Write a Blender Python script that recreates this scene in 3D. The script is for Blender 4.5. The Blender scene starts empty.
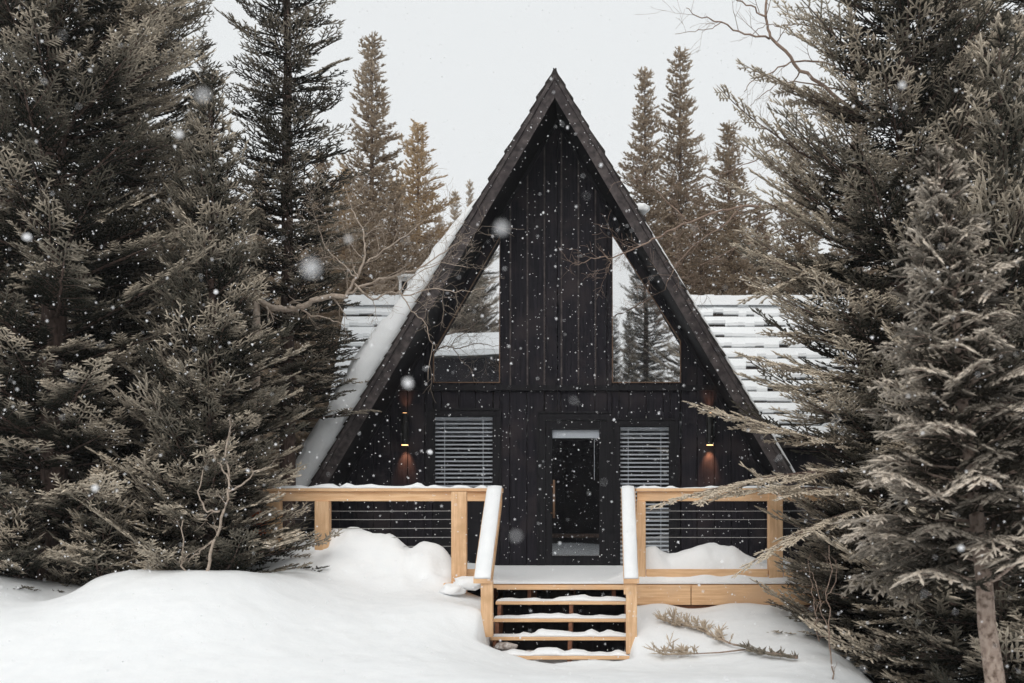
import bpy, bmesh, math, random
import numpy as np
from mathutils import Vector, Matrix, noise as mnoise
R = math.radians
F = 1100.0; PX0, PY0 = 600.0, 500.0; EYE = 0.95
W, H_ = 1024, 683
random.seed(7)
sc = bpy.context.scene
col = sc.collection

def P(px, py, d):
    return Vector(((px-PX0)*d/F, d, EYE+(PY0-py)*d/F))

# ------------------------------------------------------------------ materials
def new_mat(name):
    m = bpy.data.materials.new(name); m.use_nodes = True
    nt = m.node_tree; b = nt.nodes['Principled BSDF']
    return m, nt, b
def N(nt, t, **k):
    n = nt.nodes.new(t)
    for a, v in k.items():
        if hasattr(n, a): setattr(n, a, v)
    return n
def noise_mat(name, c1, c2, scale=(1,1,1), nscale=8, rough=.8, bump=.0, detail=6, bdist=.01, contrast=(.3,.7), spec=.3, coord='Object', c3=None, scale3=1.5):
    m, nt, b = new_mat(name)
    tc = N(nt, 'ShaderNodeTexCoord'); mp = N(nt, 'ShaderNodeMapping'); mp.inputs['Scale'].default_value = scale
    nt.links.new(tc.outputs[coord], mp.inputs[0])
    nz = N(nt, 'ShaderNodeTexNoise'); nz.inputs['Scale'].default_value = nscale; nz.inputs['Detail'].default_value = detail
    nt.links.new(mp.outputs[0], nz.inputs['Vector'])
    cr = N(nt, 'ShaderNodeValToRGB'); e = cr.color_ramp.elements
    e[0].position, e[1].position = contrast; e[0].color = (*c1, 1); e[1].color = (*c2, 1)
    nt.links.new(nz.outputs['Fac'], cr.inputs[0])
    out = cr.outputs[0]
    if c3:
        n3 = N(nt, 'ShaderNodeTexNoise'); n3.inputs['Scale'].default_value = scale3; n3.inputs['Detail'].default_value = 4
        nt.links.new(tc.outputs[coord], n3.inputs['Vector'])
        r3 = N(nt, 'ShaderNodeValToRGB'); r3.color_ramp.elements[0].position = .5; r3.color_ramp.elements[1].position = .68
        nt.links.new(n3.outputs['Fac'], r3.inputs[0])
        mx = N(nt, 'ShaderNodeMix', data_type='RGBA'); nt.links.new(r3.outputs[0], mx.inputs[0])
        nt.links.new(out, mx.inputs[6]); mx.inputs[7].default_value = (*c3, 1); out = mx.outputs[2]
    nt.links.new(out, b.inputs['Base Color'])
    b.inputs['Roughness'].default_value = rough; b.inputs['Specular IOR Level'].default_value = spec
    if bump:
        bp = N(nt, 'ShaderNodeBump'); bp.inputs['Strength'].default_value = bump; bp.inputs['Distance'].default_value = bdist
        nt.links.new(nz.outputs['Fac'], bp.inputs['Height']); nt.links.new(bp.outputs[0], b.inputs['Normal'])
    return m
M = {}
M['board'] = noise_mat('black_stained_board', (.0075,.0075,.0105), (.022,.0195,.026), (1,1,.06), 34, .7, .5, spec=.12, c3=(.034,.028,.031), scale3=2.2, bdist=.006)
M['barge'] = noise_mat('weathered_dark_wood', (.026,.022,.023), (.105,.088,.086), (.5,1,.5), 26, .8, .5, c3=(.035,.028,.03), scale3=5, bdist=.006)
M['trim'] = noise_mat('black_trim', (.007,.007,.009), (.015,.014,.017), (1,1,.1), 30, .6, .3, bdist=.003, spec=.15)
M['brownframe'] = noise_mat('brown_window_wood', (.09,.05,.03), (.2,.12,.075), (1,1,.3), 40, .6, .2, bdist=.003)
M['shingle'] = noise_mat('dark_shingle', (.015,.013,.013), (.05,.04,.036), (1,1,1), 18, .85, .5)
M['cedar'] = noise_mat('cedar_timber', (.66,.40,.22), (.84,.58,.36), (.5,.5,.5), 14, .7, .25, c3=(.55,.32,.17), scale3=3, bdist=.003)
M['cedarX'] = noise_mat('cedar_long_grain', (.68,.405,.215), (.87,.59,.35), (.12,1,1.6), 30, .7, .25, c3=(.70,.46,.28), scale3=2, bdist=.003)
M['cedarZ'] = noise_mat('cedar_upright_grain', (.64,.385,.21), (.84,.575,.35), (1.6,1,.12), 30, .7, .25, c3=(.6,.37,.2), scale3=4, bdist=.003)
M['shadedcedar'] = noise_mat('shaded_timber', (.12,.05,.03), (.25,.11,.06), (1,1,1), 20, .8, .2)  # timber colour darkened to stand in for shade below deck and stairs
M['snow'] = noise_mat('snow', (.875,.895,.91), (.91,.925,.935), (1,1,1), 7, .75, .5, bdist=.02, spec=.2)
M['flake'] = noise_mat('snowflake_white', (.93,.93,.94), (.95,.95,.95), (1,1,1), 5, .6)
_n = M['flake'].node_tree; _n.nodes.clear(); _o = _n.nodes.new('ShaderNodeOutputMaterial'); _d = _n.nodes.new('ShaderNodeBsdfDiffuse'); _t = _n.nodes.new('ShaderNodeBsdfTranslucent'); _m = _n.nodes.new('ShaderNodeMixShader')
_d.inputs[0].default_value = _t.inputs[0].default_value = (.96,.96,.97,1); _m.inputs[0].default_value = .5; _n.links.new(_d.outputs[0], _m.inputs[1]); _n.links.new(_t.outputs[0], _m.inputs[2]); _n.links.new(_m.outputs[0], _o.inputs[0])
M['blind'] = noise_mat('white_blind', (.80,.79,.76), (.86,.85,.83), (1,1,1), 4, .5)
M['metal'] = noise_mat('black_metal', (.01,.01,.01), (.02,.02,.02), (1,1,1), 9, .35)
M['steel'] = noise_mat('steel_cable', (.35,.34,.33), (.5,.48,.46), (1,1,1), 30, .35); M['steel'].node_tree.nodes['Principled BSDF'].inputs['Metallic'].default_value = .8
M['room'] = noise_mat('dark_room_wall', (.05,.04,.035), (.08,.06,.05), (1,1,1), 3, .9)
M['whitepaint'] = noise_mat('pale_vent_paint', (.6,.6,.6), (.72,.72,.71), (1,1,1), 6, .6)
M['bark'] = noise_mat('spruce_bark', (.05,.034,.028), (.17,.115,.095), (1,1,.35), 30, .9, .9, bdist=.02)
M['palebark'] = noise_mat('pink_grey_bark', (.26,.19,.155), (.46,.37,.31), (1,1,.5), 34, .9, .9, c3=(.12,.08,.06), scale3=24, bdist=.012)
M['aspen'] = noise_mat('pale_bare_bark', (.30,.235,.185), (.50,.42,.35), (1,1,1), 26, .8, .4)
M['twig'] = noise_mat('brown_bare_bark', (.22,.15,.115), (.36,.27,.215), (1,1,1), 26, .8, .4)
M['darkground'] = noise_mat('dark_ground_patch', (.02,.015,.011), (.07,.045,.03), (1,1,1), 30, .95, .9, bdist=.03)
M['rock'] = noise_mat('brown_rock', (.16,.08,.06), (.32,.19,.15), (1,1,1), 20, .9, .6)
M['dirtyice'] = noise_mat('dirty_ice', (.16,.12,.10), (.62,.58,.55), (1,1,1), 26, .8, .8)
M['orange'] = noise_mat('orange_plastic', (.55,.12,.04), (.7,.18,.06), (1,1,1), 9, .5)

def foliage_mat(name, dark, dark2, frost):
    m, nt, b = new_mat(name)
    at = N(nt, 'ShaderNodeAttribute'); at.attribute_name = 'frost'
    tc = N(nt, 'ShaderNodeTexCoord'); nz = N(nt, 'ShaderNodeTexNoise'); nz.inputs['Scale'].default_value = 3.0
    nt.links.new(tc.outputs['Object'], nz.inputs['Vector'])
    mx = N(nt, 'ShaderNodeMix', data_type='RGBA'); nt.links.new(nz.outputs['Fac'], mx.inputs[0])
    mx.inputs[6].default_value = (*dark, 1); mx.inputs[7].default_value = (*dark2, 1)
    m2 = N(nt, 'ShaderNodeMix', data_type='RGBA'); nt.links.new(at.outputs['Fac'], m2.inputs[0])
    nt.links.new(mx.outputs[2], m2.inputs[6]); m2.inputs[7].default_value = (*frost, 1)
    nt.links.new(m2.outputs[2], b.inputs['Base Color'])
    b.inputs['Roughness'].default_value = .8; b.inputs['Specular IOR Level'].default_value = .15
    return m
M['fol'] = foliage_mat('spruce_needles', (.009,.012,.009), (.024,.024,.016), (.82,.71,.57))
M['fol2'] = foliage_mat('dusted_needles', (.022,.020,.015), (.05,.042,.031), (.68,.60,.51))
M['folb'] = foliage_mat('brown_needles', (.24,.185,.13), (.40,.32,.24), (.60,.50,.39))
M['folg'] = foliage_mat('golden_needles', (.38,.275,.165), (.54,.41,.265), (.68,.53,.37))

def glass_mat(name, refl, tint=(.8,.82,.86)):
    m = bpy.data.materials.new(name); m.use_nodes = True; nt = m.node_tree; nt.nodes.clear()
    o = N(nt, 'ShaderNodeOutputMaterial'); mx = N(nt, 'ShaderNodeMixShader'); g = N(nt, 'ShaderNodeBsdfGlossy'); t = N(nt, 'ShaderNodeBsdfTransparent')
    g.inputs['Roughness'].default_value = .012; g.inputs['Color'].default_value = (1,1,1,1); t.inputs['Color'].default_value = (*tint, 1)
    tc = N(nt, 'ShaderNodeTexCoord'); nz = N(nt, 'ShaderNodeTexNoise'); nz.inputs['Scale'].default_value = 1.3; nz.inputs['Detail'].default_value = 1
    bp = N(nt, 'ShaderNodeBump'); bp.inputs['Strength'].default_value = .06; bp.inputs['Distance'].default_value = .02
    nt.links.new(tc.outputs['Object'], nz.inputs['Vector']); nt.links.new(nz.outputs['Fac'], bp.inputs['Height']); nt.links.new(bp.outputs[0], g.inputs['Normal'])
    mx.inputs[0].default_value = refl
    nt.links.new(t.outputs[0], mx.inputs[1]); nt.links.new(g.outputs[0], mx.inputs[2]); nt.links.new(mx.outputs[0], o.inputs[0])
    return m
M['mirrorglass'] = glass_mat('reflective_glass', .80, (.3,.3,.33))
M['glass'] = glass_mat('window_glass', .11, (.93,.95,.98))
def emis(name, c, s):
    m, nt, b = new_mat(name); b.inputs['Base Color'].default_value = (*c,1); b.inputs['Emission Color'].default_value = (*c, 1); b.inputs['Emission Strength'].default_value = s
    return m
M['lens'] = emis('lamp_lens', (1,.55,.25), 3.0)

# ------------------------------------------------------------------ object helpers
def tag(o, label=None, cat=None, group=None, kind=None):
    if label: o['label'] = label
    if cat: o['category'] = cat
    if group: o['group'] = group
    if kind: o['kind'] = kind
    return o
def empty(name, loc=(0,0,0), parent=None):
    o = bpy.data.objects.new(name, None); col.objects.link(o); o.location = loc; o.empty_display_size = .2
    if parent: o.parent = parent
    return o
class MB:
    """collects boxes, prisms and tubes into one mesh, in world coordinates"""
    def __init__(s): s.v = []; s.f = []; s.m = []
    def add(s, vs, fs, mi=0):
        b = len(s.v); s.v += [tuple(v) for v in vs]
        for f in fs: s.f.append([b+i for i in f]); s.m.append(mi)
    def box(s, x0, x1, y0, y1, z0, z1, mi=0, bev=.0):
        if bev:
            c = bev
            vs = []; 
            for (xx, yy, zz) in ((x0,y0,z0),(x1,y0,z0),(x1,y1,z0),(x0,y1,z0),(x0,y0,z1),(x1,y0,z1),(x1,y1,z1),(x0,y1,z1)): vs.append((xx,yy,zz))
            bm = bmesh.new(); bv = [bm.verts.new(v) for v in vs]
            for f in ((0,3,2,1),(4,5,6,7),(0,1,5,4),(1,2,6,5),(2,3,7,6),(3,0,4,7)): bm.faces.new([bv[i] for i in f])
            bmesh.ops.bevel(bm, geom=bm.edges[:], offset=c, segments=1, affect='EDGES')
            bm.verts.index_update()
            s.add([v.co[:] for v in bm.verts], [[v.index for v in f.verts] for f in bm.faces], mi); bm.free(); return s
        s.add([(x0,y0,z0),(x1,y0,z0),(x1,y1,z0),(x0,y1,z0),(x0,y0,z1),(x1,y0,z1),(x1,y1,z1),(x0,y1,z1)],
              [(0,3,2,1),(4,5,6,7),(0,1,5,4),(1,2,6,5),(2,3,7,6),(3,0,4,7)], mi); return s
    def prism(s, poly, y0, y1, mi=0):
        """poly: [(x,z)] counter-clockwise seen from the front (-y)"""
        n = len(poly)
        vs = [(x,y0,z) for x,z in poly]+[(x,y1,z) for x,z in poly]
        s.add(vs, [list(range(n)), list(range(2*n-1,n-1,-1))]+[[i,n+i,n+(i+1)%n,(i+1)%n] for i in range(n)], mi); return s
    def prismx(s, poly, x0, x1, mi=0):
        """poly: [(y,z)]"""
        n = len(poly)
        vs = [(x0,y,z) for y,z in poly]+[(x1,y,z) for y,z in poly]
        s.add(vs, [list(range(n)), list(range(2*n-1,n-1,-1))]+[[i,n+i,n+(i+1)%n,(i+1)%n] for i in range(n)], mi); return s
    def tube(s, pts, rad, n=6, mi=0):
        pts = [Vector(p) for p in pts]
        up = Vector((0.3,.5,1)).normalized(); rings = []
        for i, p in enumerate(pts):
            t = (pts[min(i+1,len(pts)-1)]-pts[max(i-1,0)]); t = t.normalized() if t.length > 1e-9 else Vector((0,0,1))
            a = t.cross(up); a = a.normalized() if a.length > 1e-4 else Vector((1,0,0)); b = t.cross(a)
            r = rad[i] if hasattr(rad, '__len__') else rad
            rings.append([p+(a*math.cos(2*math.pi*k/n)+b*math.sin(2*math.pi*k/n))*r for k in range(n)])
        vs = [v for rg in rings for v in rg]
        fs = [(i*n+k, i*n+(k+1)%n, (i+1)*n+(k+1)%n, (i+1)*n+k) for i in range(len(pts)-1) for k in range(n)]
        fs += [tuple(range(n)), tuple((len(pts)-1)*n+k for k in range(n-1,-1,-1))]
        s.add(vs, fs, mi); return s
    def build(s, name, mats, parent=None, smooth=False):
        if not isinstance(mats, (list, tuple)): mats = [mats]
        me = bpy.data.meshes.new(name)
        off = Vector(parent_world(parent)) if parent else Vector((0,0,0))
        me.from_pydata([(v[0]-off.x, v[1]-off.y, v[2]-off.z) for v in s.v], [], s.f)
        for m in mats: me.materials.append(m)
        me.polygons.foreach_set('material_index', s.m)
        if smooth: me.polygons.foreach_set('use_smooth', [True]*len(s.f))
        bm = bmesh.new(); bm.from_mesh(me); bmesh.ops.recalc_face_normals(bm, faces=bm.faces); bm.to_mesh(me); bm.free()
        o = bpy.data.objects.new(name, me); col.objects.link(o)
        if parent: o.parent = parent
        return o
def parent_world(o):
    v = Vector((0,0,0))
    while o: v += o.location; o = o.parent
    return v

# ------------------------------------------------------------------ snow fields
def tps(pts):
    p = np.array(pts, float); n = len(p)
    d = np.hypot(p[:,None,0]-p[None,:,0], p[:,None,1]-p[None,:,1])
    K = np.where(d > 0, d*d*np.log(d+1e-12), 0)+np.eye(n)*.004
    A = np.zeros((n+3, n+3)); A[:n,:n] = K; A[:n,n] = 1; A[:n,n+1:] = p[:,:2]; A[n:,:n] = A[:n,n:].T
    b = np.zeros(n+3); b[:n] = p[:,2]; w = np.linalg.solve(A, b)
    def f(x, y):
        out = w[n]+w[n+1]*x+w[n+2]*y
        for i in range(n):
            dd = (x-p[i,0])**2+(y-p[i,1])**2
            out = out+w[i]*.5*dd*np.log(dd+1e-12)
        return out
    return f
def ss(a, b, x): t = np.clip((x-a)/(b-a), 0, 1); return t*t*(3-2*t)
def vnoise(x, y, s, seed):
    g = np.random.RandomState(seed).rand(128,128)
    u = x/s+1000; v = y/s+1000; i = np.floor(u).astype(int); j = np.floor(v).astype(int); a = u-i; b = v-j
    a = a*a*(3-2*a); b = b*b*(3-2*b); i %= 127; j %= 127
    return (g[i,j]*(1-a)*(1-b)+g[i+1,j]*a*(1-b)+g[i,j+1]*(1-a)*b+g[i+1,j+1]*a*b)-.5
C = [(0,576,11),(-40,572,11),(30,588,11),(59,607,11),(90,583,11),(120,573,11),(160,572,11),(200,572,11),(240,577,10.9),(270,577,11.2),(288,569,11.9),
     (300,598,11.0),(300,560,12.3),(325,556,12.42),(370,560,12.38),(410,568,12.33),(440,582,12.2),(285,545,12.6),(305,538,12.6),(330,530,12.62),(350,529,12.62),(370,533,12.6),(400,540,12.6),(425,546,12.58),(445,552,12.55),(458,574,12.5),(300,560,13.2),(350,552,13.2),(400,560,13.2),(445,575,13.2),(350,600,11.4),(400,604,11.3),(440,600,11.6),
     (484,612,11.6),(486,616,11.2),(474,612,11.2),(500,642,11.1),(520,660,10.7),(560,668,10.5),(600,667,10.5),(625,652,10.9),(634,634,11.25),(642,624,11.5),
     (640,607,12.2),(665,606,12.25),(690,612,12.2),(730,604,12.2),(770,606,12.2),(800,612,12.1),(660,640,11.2),(750,650,10.8),(720,632,11.4),
     (825,632,11.5),(850,660,10.6),(870,680,10.0)]
CP = []
for px, py, d in C:
    v = P(px, py, d); CP.append((v.x, v.y, v.z))
for x in (-9,-7,-5,-3,-1.5,0,1.5): CP += [(x, 9.0, -.55), (x, 8.0, -.68)]
CP += [(2.9,9,-1.0),(3,10,-1.1),(2.85,10.7,-1.05),(3,8,-1.0),(5,8.5,-1.05),(8,8.5,-1.05)]
CP += [(-5.6,9.9,-.18),(-4,9.9,-.15),(-2.4,10.2,-.35),(-1.3,9.9,-.5),(.2,9.9,-.62),(1.5,9.9,-.6),(-5.5,12,.0),(-4,12,.05),(-7,11,.2),(-7,12.5,-.3),(-5,13.5,-.6),
       (-8.5,11,.1),(4.2,11,-1.0),(5,10,-1.0),(4,9,-.85),(3.2,12.5,-.9),(7,10,-.95)]
ftps = tps(CP)
def ground_z(x, y):
    x = np.asarray(x, float); y = np.asarray(y, float)
    near = ss(7.2, 8.6, y)*(1-ss(12.5, 14.5, y))*ss(-10, -8, x)*(1-ss(5.5, 7.5, x))
    t = np.clip(ftps(x, y), -1.1, .75)
    z = t*near+(-.75)*(1-near)
    z = z+vnoise(x, y, .9, 1)*.05+vnoise(x, y, .33, 2)*.022+vnoise(x, y, .12, 3)*.012+vnoise(x, y, .05, 13)*.004+vnoise(x, y, 4, 4)*.15*(1-near)
    pile = ss(11.9,12.4,y)*(1-ss(13,13.3,y))*ss(-4,-3.5,x)*(1-ss(-1.7,-1.5,x)); z = z+pile*(vnoise(x,y,.2,31)*.11+vnoise(x,y,.09,32)*.06)
    # hollow under the stairs and under the deck
    st = ss(-1.22,-1.08, x)*(1-ss(.22,.36, x))*ss(10.82,10.98, y+.05*np.sin(x*9))
    lf = 1-ss(-1.62,-1.56, x); dk = ss(12.28+.75*lf,12.4+.9*lf, y)*ss(-4.1,-3.9, x)*(1-ss(2.4,2.5, x))*(1-ss(15.6,15.9,y))
    m = np.clip(st+dk, 0, 1); z = z*(1-m)+(-.95)*m
    # gently rising land far behind
    z = z+ss(24, 120, y)*7.5+ss(120, 400, y)*10
    return z
def sheet(name, xs, ys, zf, mat, parent=None, mask=None):
    X, Y = np.meshgrid(xs, ys); Z = zf(X, Y)
    n, m = X.shape
    me = bpy.data.meshes.new(name)
    v = np.stack([X,Y,Z], -1).reshape(-1,3)
    idx = np.arange(n*m).reshape(n,m)
    q = np.stack([idx[:-1,:-1], idx[:-1,1:], idx[1:,1:], idx[1:,:-1]], -1).reshape(-1,4)
    me.vertices.add(len(v)); me.vertices.foreach_set('co', v.ravel())
    me.loops.add(q.size); me.loops.foreach_set('vertex_index', q.ravel())
    me.polygons.add(len(q)); me.polygons.foreach_set('loop_start', np.arange(0, q.size, 4)); me.polygons.foreach_set('use_smooth', np.ones(len(q), bool))
    me.update(calc_edges=True); me.validate(); me.materials.append(mat)
    o = bpy.data.objects.new(name, me); col.objects.link(o); return o
xs = np.concatenate([-np.geomspace(400, 9.2, 30), np.arange(-9, 6, .045), np.geomspace(6.2, 400, 30)])
ys = np.concatenate([-np.geomspace(60, 1, 14), np.arange(0, 8.4, .3), np.arange(8.5, 14.5, .045), np.geomspace(14.7, 600, 50)])
g = sheet('snow_ground', xs, ys, ground_z, M['snow']); tag(g, 'deep white snow covering the ground in front of the cabin', kind='structure')
# dark brown disc on the ground under the right hand spruces
def disc(name, cx, cy, r, mat, label):
    mb = MB(); vs = []; rings = 10; seg = 40
    for i in range(rings+1):
        for k in range(seg):
            a = 2*math.pi*k/seg; rr = r*(i/rings)*(1+.12*math.sin(3*a+1)+.08*math.sin(7*a))
            x, y = cx+rr*math.cos(a), cy+rr*math.sin(a)
            vs.append((x, y, float(ground_z(x, y))+.03-.05*(i/rings)**3))
    fs = [(i*seg+k, i*seg+(k+1)%seg, (i+1)*seg+(k+1)%seg, (i+1)*seg+k) for i in range(rings) for k in range(seg)]
    mb.add(vs, fs); o = mb.build(name, mat, smooth=True); tag(o, label, kind='stuff'); return o
disc('dark_ground_patch', 3.9, 10.2, 1.7, M['darkground'], 'dark brown disc on the ground under the spruces')

# ------------------------------------------------------------------ cabin
XC = -.6; K = .59; ZA = 6.63; TV = .31      # centre line, half-width per metre of drop, outer apex, vertical roof thickness
YF = 15.5; YB = 14.6
fx = lambda px: (px-PX0)*YF/F
fz = lambda py: EYE+(PY0-py)*YF/F
cabin = empty('cabin', (XC, YF, 0)); tag(cabin, 'black timber A-frame cabin with steep roof and snowy rear wing', 'cabin')
zin = lambda x: ZA-TV-abs(x-XC)/K          # underside of the roof at x
ZBAND = fz(387)
wins = {  # openings x0,x1,z0,z1 (upper ones with a slanted outer top)
 'ul': (fx(433),fx(500),fz(383),None), 'ur': (fx(612),fx(681),fz(383),None),
 'll': (fx(434),fx(494),fz(492),fz(416)), 'lr': (fx(619),fx(670),fz(566),fz(426)),
 'door': (fx(545),fx(607),0.0,fz(420))}
def slant(px):     # top edge of the upper windows
    if px < fx(556):
        a, b = (fx(433),fz(352)), (fx(500),fz(236))
    else:
        a, b = (fx(681),fz(341)), (fx(612),fz(234))
    t = (px-a[0])/(b[0]-a[0]); return a[1]+t*(b[1]-a[1])
def cuts(x, zone):
    """open interval at x"""
    r = []
    for k, (x0,x1,z0,z1) in wins.items():
        if x0-1e-6 <= x <= x1+1e-6:
            up = k in ('ul','ur')
            if up == (zone == 'up'): r.append((z0, slant(x) if up else z1))
    return r
wall = MB()
for zone in ('up', 'low'):
    edges = set()
    bx = fx(510); 
    k = -30
    while k < 40: edges.add(round(bx+k*.2395,4)); k += 1
    for (x0,x1,z0,z1) in wins.values(): edges.add(round(x0,4)); edges.add(round(x1,4))
    edges.add(round(XC,4))
    E = sorted(edges)
    for a, b in zip(E[:-1], E[1:]):
        if b-a < .012: continue
        gp = .005
        xa, xb = a+gp, b-gp; mid = (a+b)/2
        yj = YF+random.uniform(-.004,.004)+(-.03 if zone == 'low' else 0)
        if zone == 'up': lo_a = lo_b = ZBAND; ta, tb = zin(xa), zin(xb)
        else: lo_a = lo_b = -.35; ta, tb = min(ZBAND-.01, zin(xa)), min(ZBAND-.01, zin(xb))
        if max(ta, tb) < lo_a+.02: continue
        ta = max(ta, lo_a+.001); tb = max(tb, lo_b+.001)
        iv = cuts(mid, zone)
        if iv:
            z0 = iv[0][0]
            ca = cuts(min(max(xa,a),b), zone) or iv; cb = cuts(xb, zone) or iv
            if z0 > lo_a+.01: wall.prism([(xa,lo_a),(xb,lo_b),(xb,z0),(xa,z0)], yj, yj+.03)
            za, zb = ca[0][1], cb[0][1]
            if ta > za+.02 or tb > zb+.02: wall.prism([(xa,min(za,ta-.001)),(xb,min(zb,tb-.001)),(xb,tb),(xa,ta)], yj, yj+.03)
        else: wall.prism([(xa,lo_a),(xb,lo_b),(xb,tb),(xa,ta)], yj, yj+.03)
wall.build('wall', M['board'], cabin)
# narrow battens over a few joints (proud)
bt = MB()
for px in (510.5, 527.5, 544.5, 561.5, 578.5, 595.5):
    x = fx(px); bt.box(x-.011, x+.011, YF-.022, YF-.006, ZBAND, zin(x)-.03)
bt.build('batten', M['barge'], cabin)
tr = MB()
tr.box(fx(398), fx(713), YF-.075, YF-.036, ZBAND-.055, ZBAND+.02)
tr.build('band_board', M['trim'], cabin)
# dark lining behind the boards with openings left free: room shell
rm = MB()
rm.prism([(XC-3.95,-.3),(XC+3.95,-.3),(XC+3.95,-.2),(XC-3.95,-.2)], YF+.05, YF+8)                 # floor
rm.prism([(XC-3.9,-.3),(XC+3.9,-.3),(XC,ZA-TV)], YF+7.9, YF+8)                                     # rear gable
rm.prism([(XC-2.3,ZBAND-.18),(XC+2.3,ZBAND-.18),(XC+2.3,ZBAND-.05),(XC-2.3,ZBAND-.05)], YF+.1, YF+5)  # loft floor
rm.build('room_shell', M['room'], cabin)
# roof slabs
def roof_side(sg, name):
    mb = MB()
    zl = -.75
    x = lambda z, off=0: XC+sg*(K*(ZA-z)) 
    pts = [(XC, ZA), (x(zl), zl), (XC+sg*K*(ZA-TV-zl), zl), (XC, ZA-TV)]
    if sg > 0: pts = pts[::-1]
    mb.prism(pts, YB+.04, YF+8)
    ob = mb.build('roof', M['trim'], cabin)
    # shingle courses on the outer face
    sh = MB(); n = Vector((sg*1, 0, K)).normalized(); d = Vector((sg*K, 0, -1)).normalized()
    L = (ZA-zl)*math.hypot(1, K); s = 0.0; rs = random.Random(5+sg)
    while s < L-.1:
        y = YB-.01
        while y < YF+8:
            w = rs.uniform(.12,.3) if y < YF+1.5 else 1.2
            l = .26+rs.uniform(-.015,.02); t = .022+rs.uniform(-.006,.012)
            o = Vector((XC, 0, ZA))+d*(s-.05)+n*.002; e = Vector((XC, 0, ZA))+d*(s+l-.05)
            a, b, c_, dd = o, e+n*.012, e+n*(.012+t), o+n*(t*.5)
            y0 = y+(rs.uniform(-.02,.02) if y <= YB else .003)
            sh.prism([(a.x,a.z),(b.x,b.z),(c_.x,c_.z),(dd.x,dd.z)], y0, y+w)
            y += w
        s += .21
    sh.build('shingles', M['shingle'], ob)
    # barge board
    bb = MB(); pts = [(XC+sg*.002, ZA-.01), (x(zl)-sg*.006, zl), (XC+sg*(K*(ZA-TV-.03-zl)), zl), (XC+sg*.002, ZA-TV-.03)]
    if sg > 0: pts = pts[::-1]
    bb.prism(pts, YB-.002, YB+.036)
    # thin upper fascia strip
    q = [(XC+sg*.002, ZA+.0), (x(zl), zl), (XC+sg*(K*(ZA-.09-zl)), zl), (XC+sg*.002, ZA-.09)]
    if sg > 0: q = q[::-1]
    bb.prism(q, YB-.026, YB-.004)
    bb.build('barge_board', M['barge'], cabin)
    # soffit battens running down the underside + wall rafter trim
    tb = MB(); 
    q = [(XC, ZA-TV-.01), (XC+sg*K*(ZA-TV+.3), -.31), (XC+sg*(K*(ZA-TV-.09+.3)), -.31), (XC, ZA-TV-.10)]
    if sg > 0: q = q[::-1]
    tb.prism(q, YF-.06, YF-.04); tb.build('rake_trim', M['trim'], cabin)
roof_side(-1, 'l'); roof_side(1, 'r')
# ridge cap
mb = MB(); mb.prism([(XC-.10,ZA-.16),(XC-.06,ZA-.14),(XC,ZA-.02),(XC+.06,ZA-.14),(XC+.10,ZA-.16),(XC+.015,ZA+.035),(XC-.015,ZA+.035)], YB-.03, YF+8); mb.build('ridge_cap', M['shingle'], cabin)

# windows
def framed(name, poly, y, w, mat_f, glass, parent, depth=.05, inner=None):
    """poly = opening outline (x,z) CCW; returns frame object with a pane child"""
    cx = sum(p[0] for p in poly)/len(poly); cz = sum(p[1] for p in poly)/len(poly)
    n = len(poly); ins = []
    for i in range(n):
        p0, p1, p2 = Vector(poly[i-1]), Vector(poly[i]), Vector(poly[(i+1)%n])
        e1 = (p1-p0).normalized(); e2 = (p2-p1).normalized()
        n1 = Vector((-e1.y, e1.x)); n2 = Vector((-e2.y, e2.x))
        b = (n1+n2); b = b/ max(.3, b.dot(n1)); ins.append((p1.x+b.x*w, p1.y+b.y*w))
    mb = MB(); vs = [(x,y,z) for x,z in poly]+[(x,y,z) for x,z in ins]+[(x,y+depth,z) for x,z in poly]+[(x,y+depth,z) for x,z in ins]
    fs = []
    for i in range(n):
        j = (i+1)%n
        fs += [(i,j,n+j,n+i), (2*n+j,2*n+i,3*n+i,3*n+j), (n+i,n+j,3*n+j,3*n+i), (j,i,2*n+i,2*n+j)]
    mb.add(vs, fs); fo = mb.build(name, mat_f, parent)
    g = MB(); g.prism(ins, y+depth*.5, y+depth*.5+.006); g.build('pane', glass, fo)
    return fo, ins
x0,x1,z0,_ = wins['ul']
fr, _ = framed('window', [(x0,z0),(x1,z0),(x1,slant(x1)),(x0,slant(x0))], YF-.012, .014, M['brownframe'], M['mirrorglass'], cabin)
x0,x1,z0,_ = wins['ur']
fr, _ = framed('window', [(x0,z0),(x1,z0),(x1,slant(x1)),(x0,slant(x0))], YF-.012, .014, M['brownframe'], M['mirrorglass'], cabin)
def surround(px0, px1, py0, py1, w, y=YF-.06):
    x0, x1, za, zb = fx(px0), fx(px1), fz(py1), fz(py0)
    mb = MB(); mb.box(x0-w, x0, y, YF-.031, za-w, zb+w); mb.box(x1, x1+w, y, YF-.031, za-w, zb+w)
    mb.box(x0+.001, x1-.001, y-.003, YF-.031, zb+.001, zb+w); mb.box(x0+.001, x1-.001, y-.003, YF-.031, za-w, za-.001)
    # outer back band
    o = w; mb.box(x0-w-.02, x0-w+.008, y-.016, y-.0035, za-w, zb+w+.02); mb.box(x1+w-.008, x1+w+.02, y-.016, y-.0035, za-w, zb+w+.02)
    mb.box(x0-w+.009, x1+w-.009, y-.017, y-.0035, zb+w-.008, zb+w+.02)
    return mb
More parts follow.
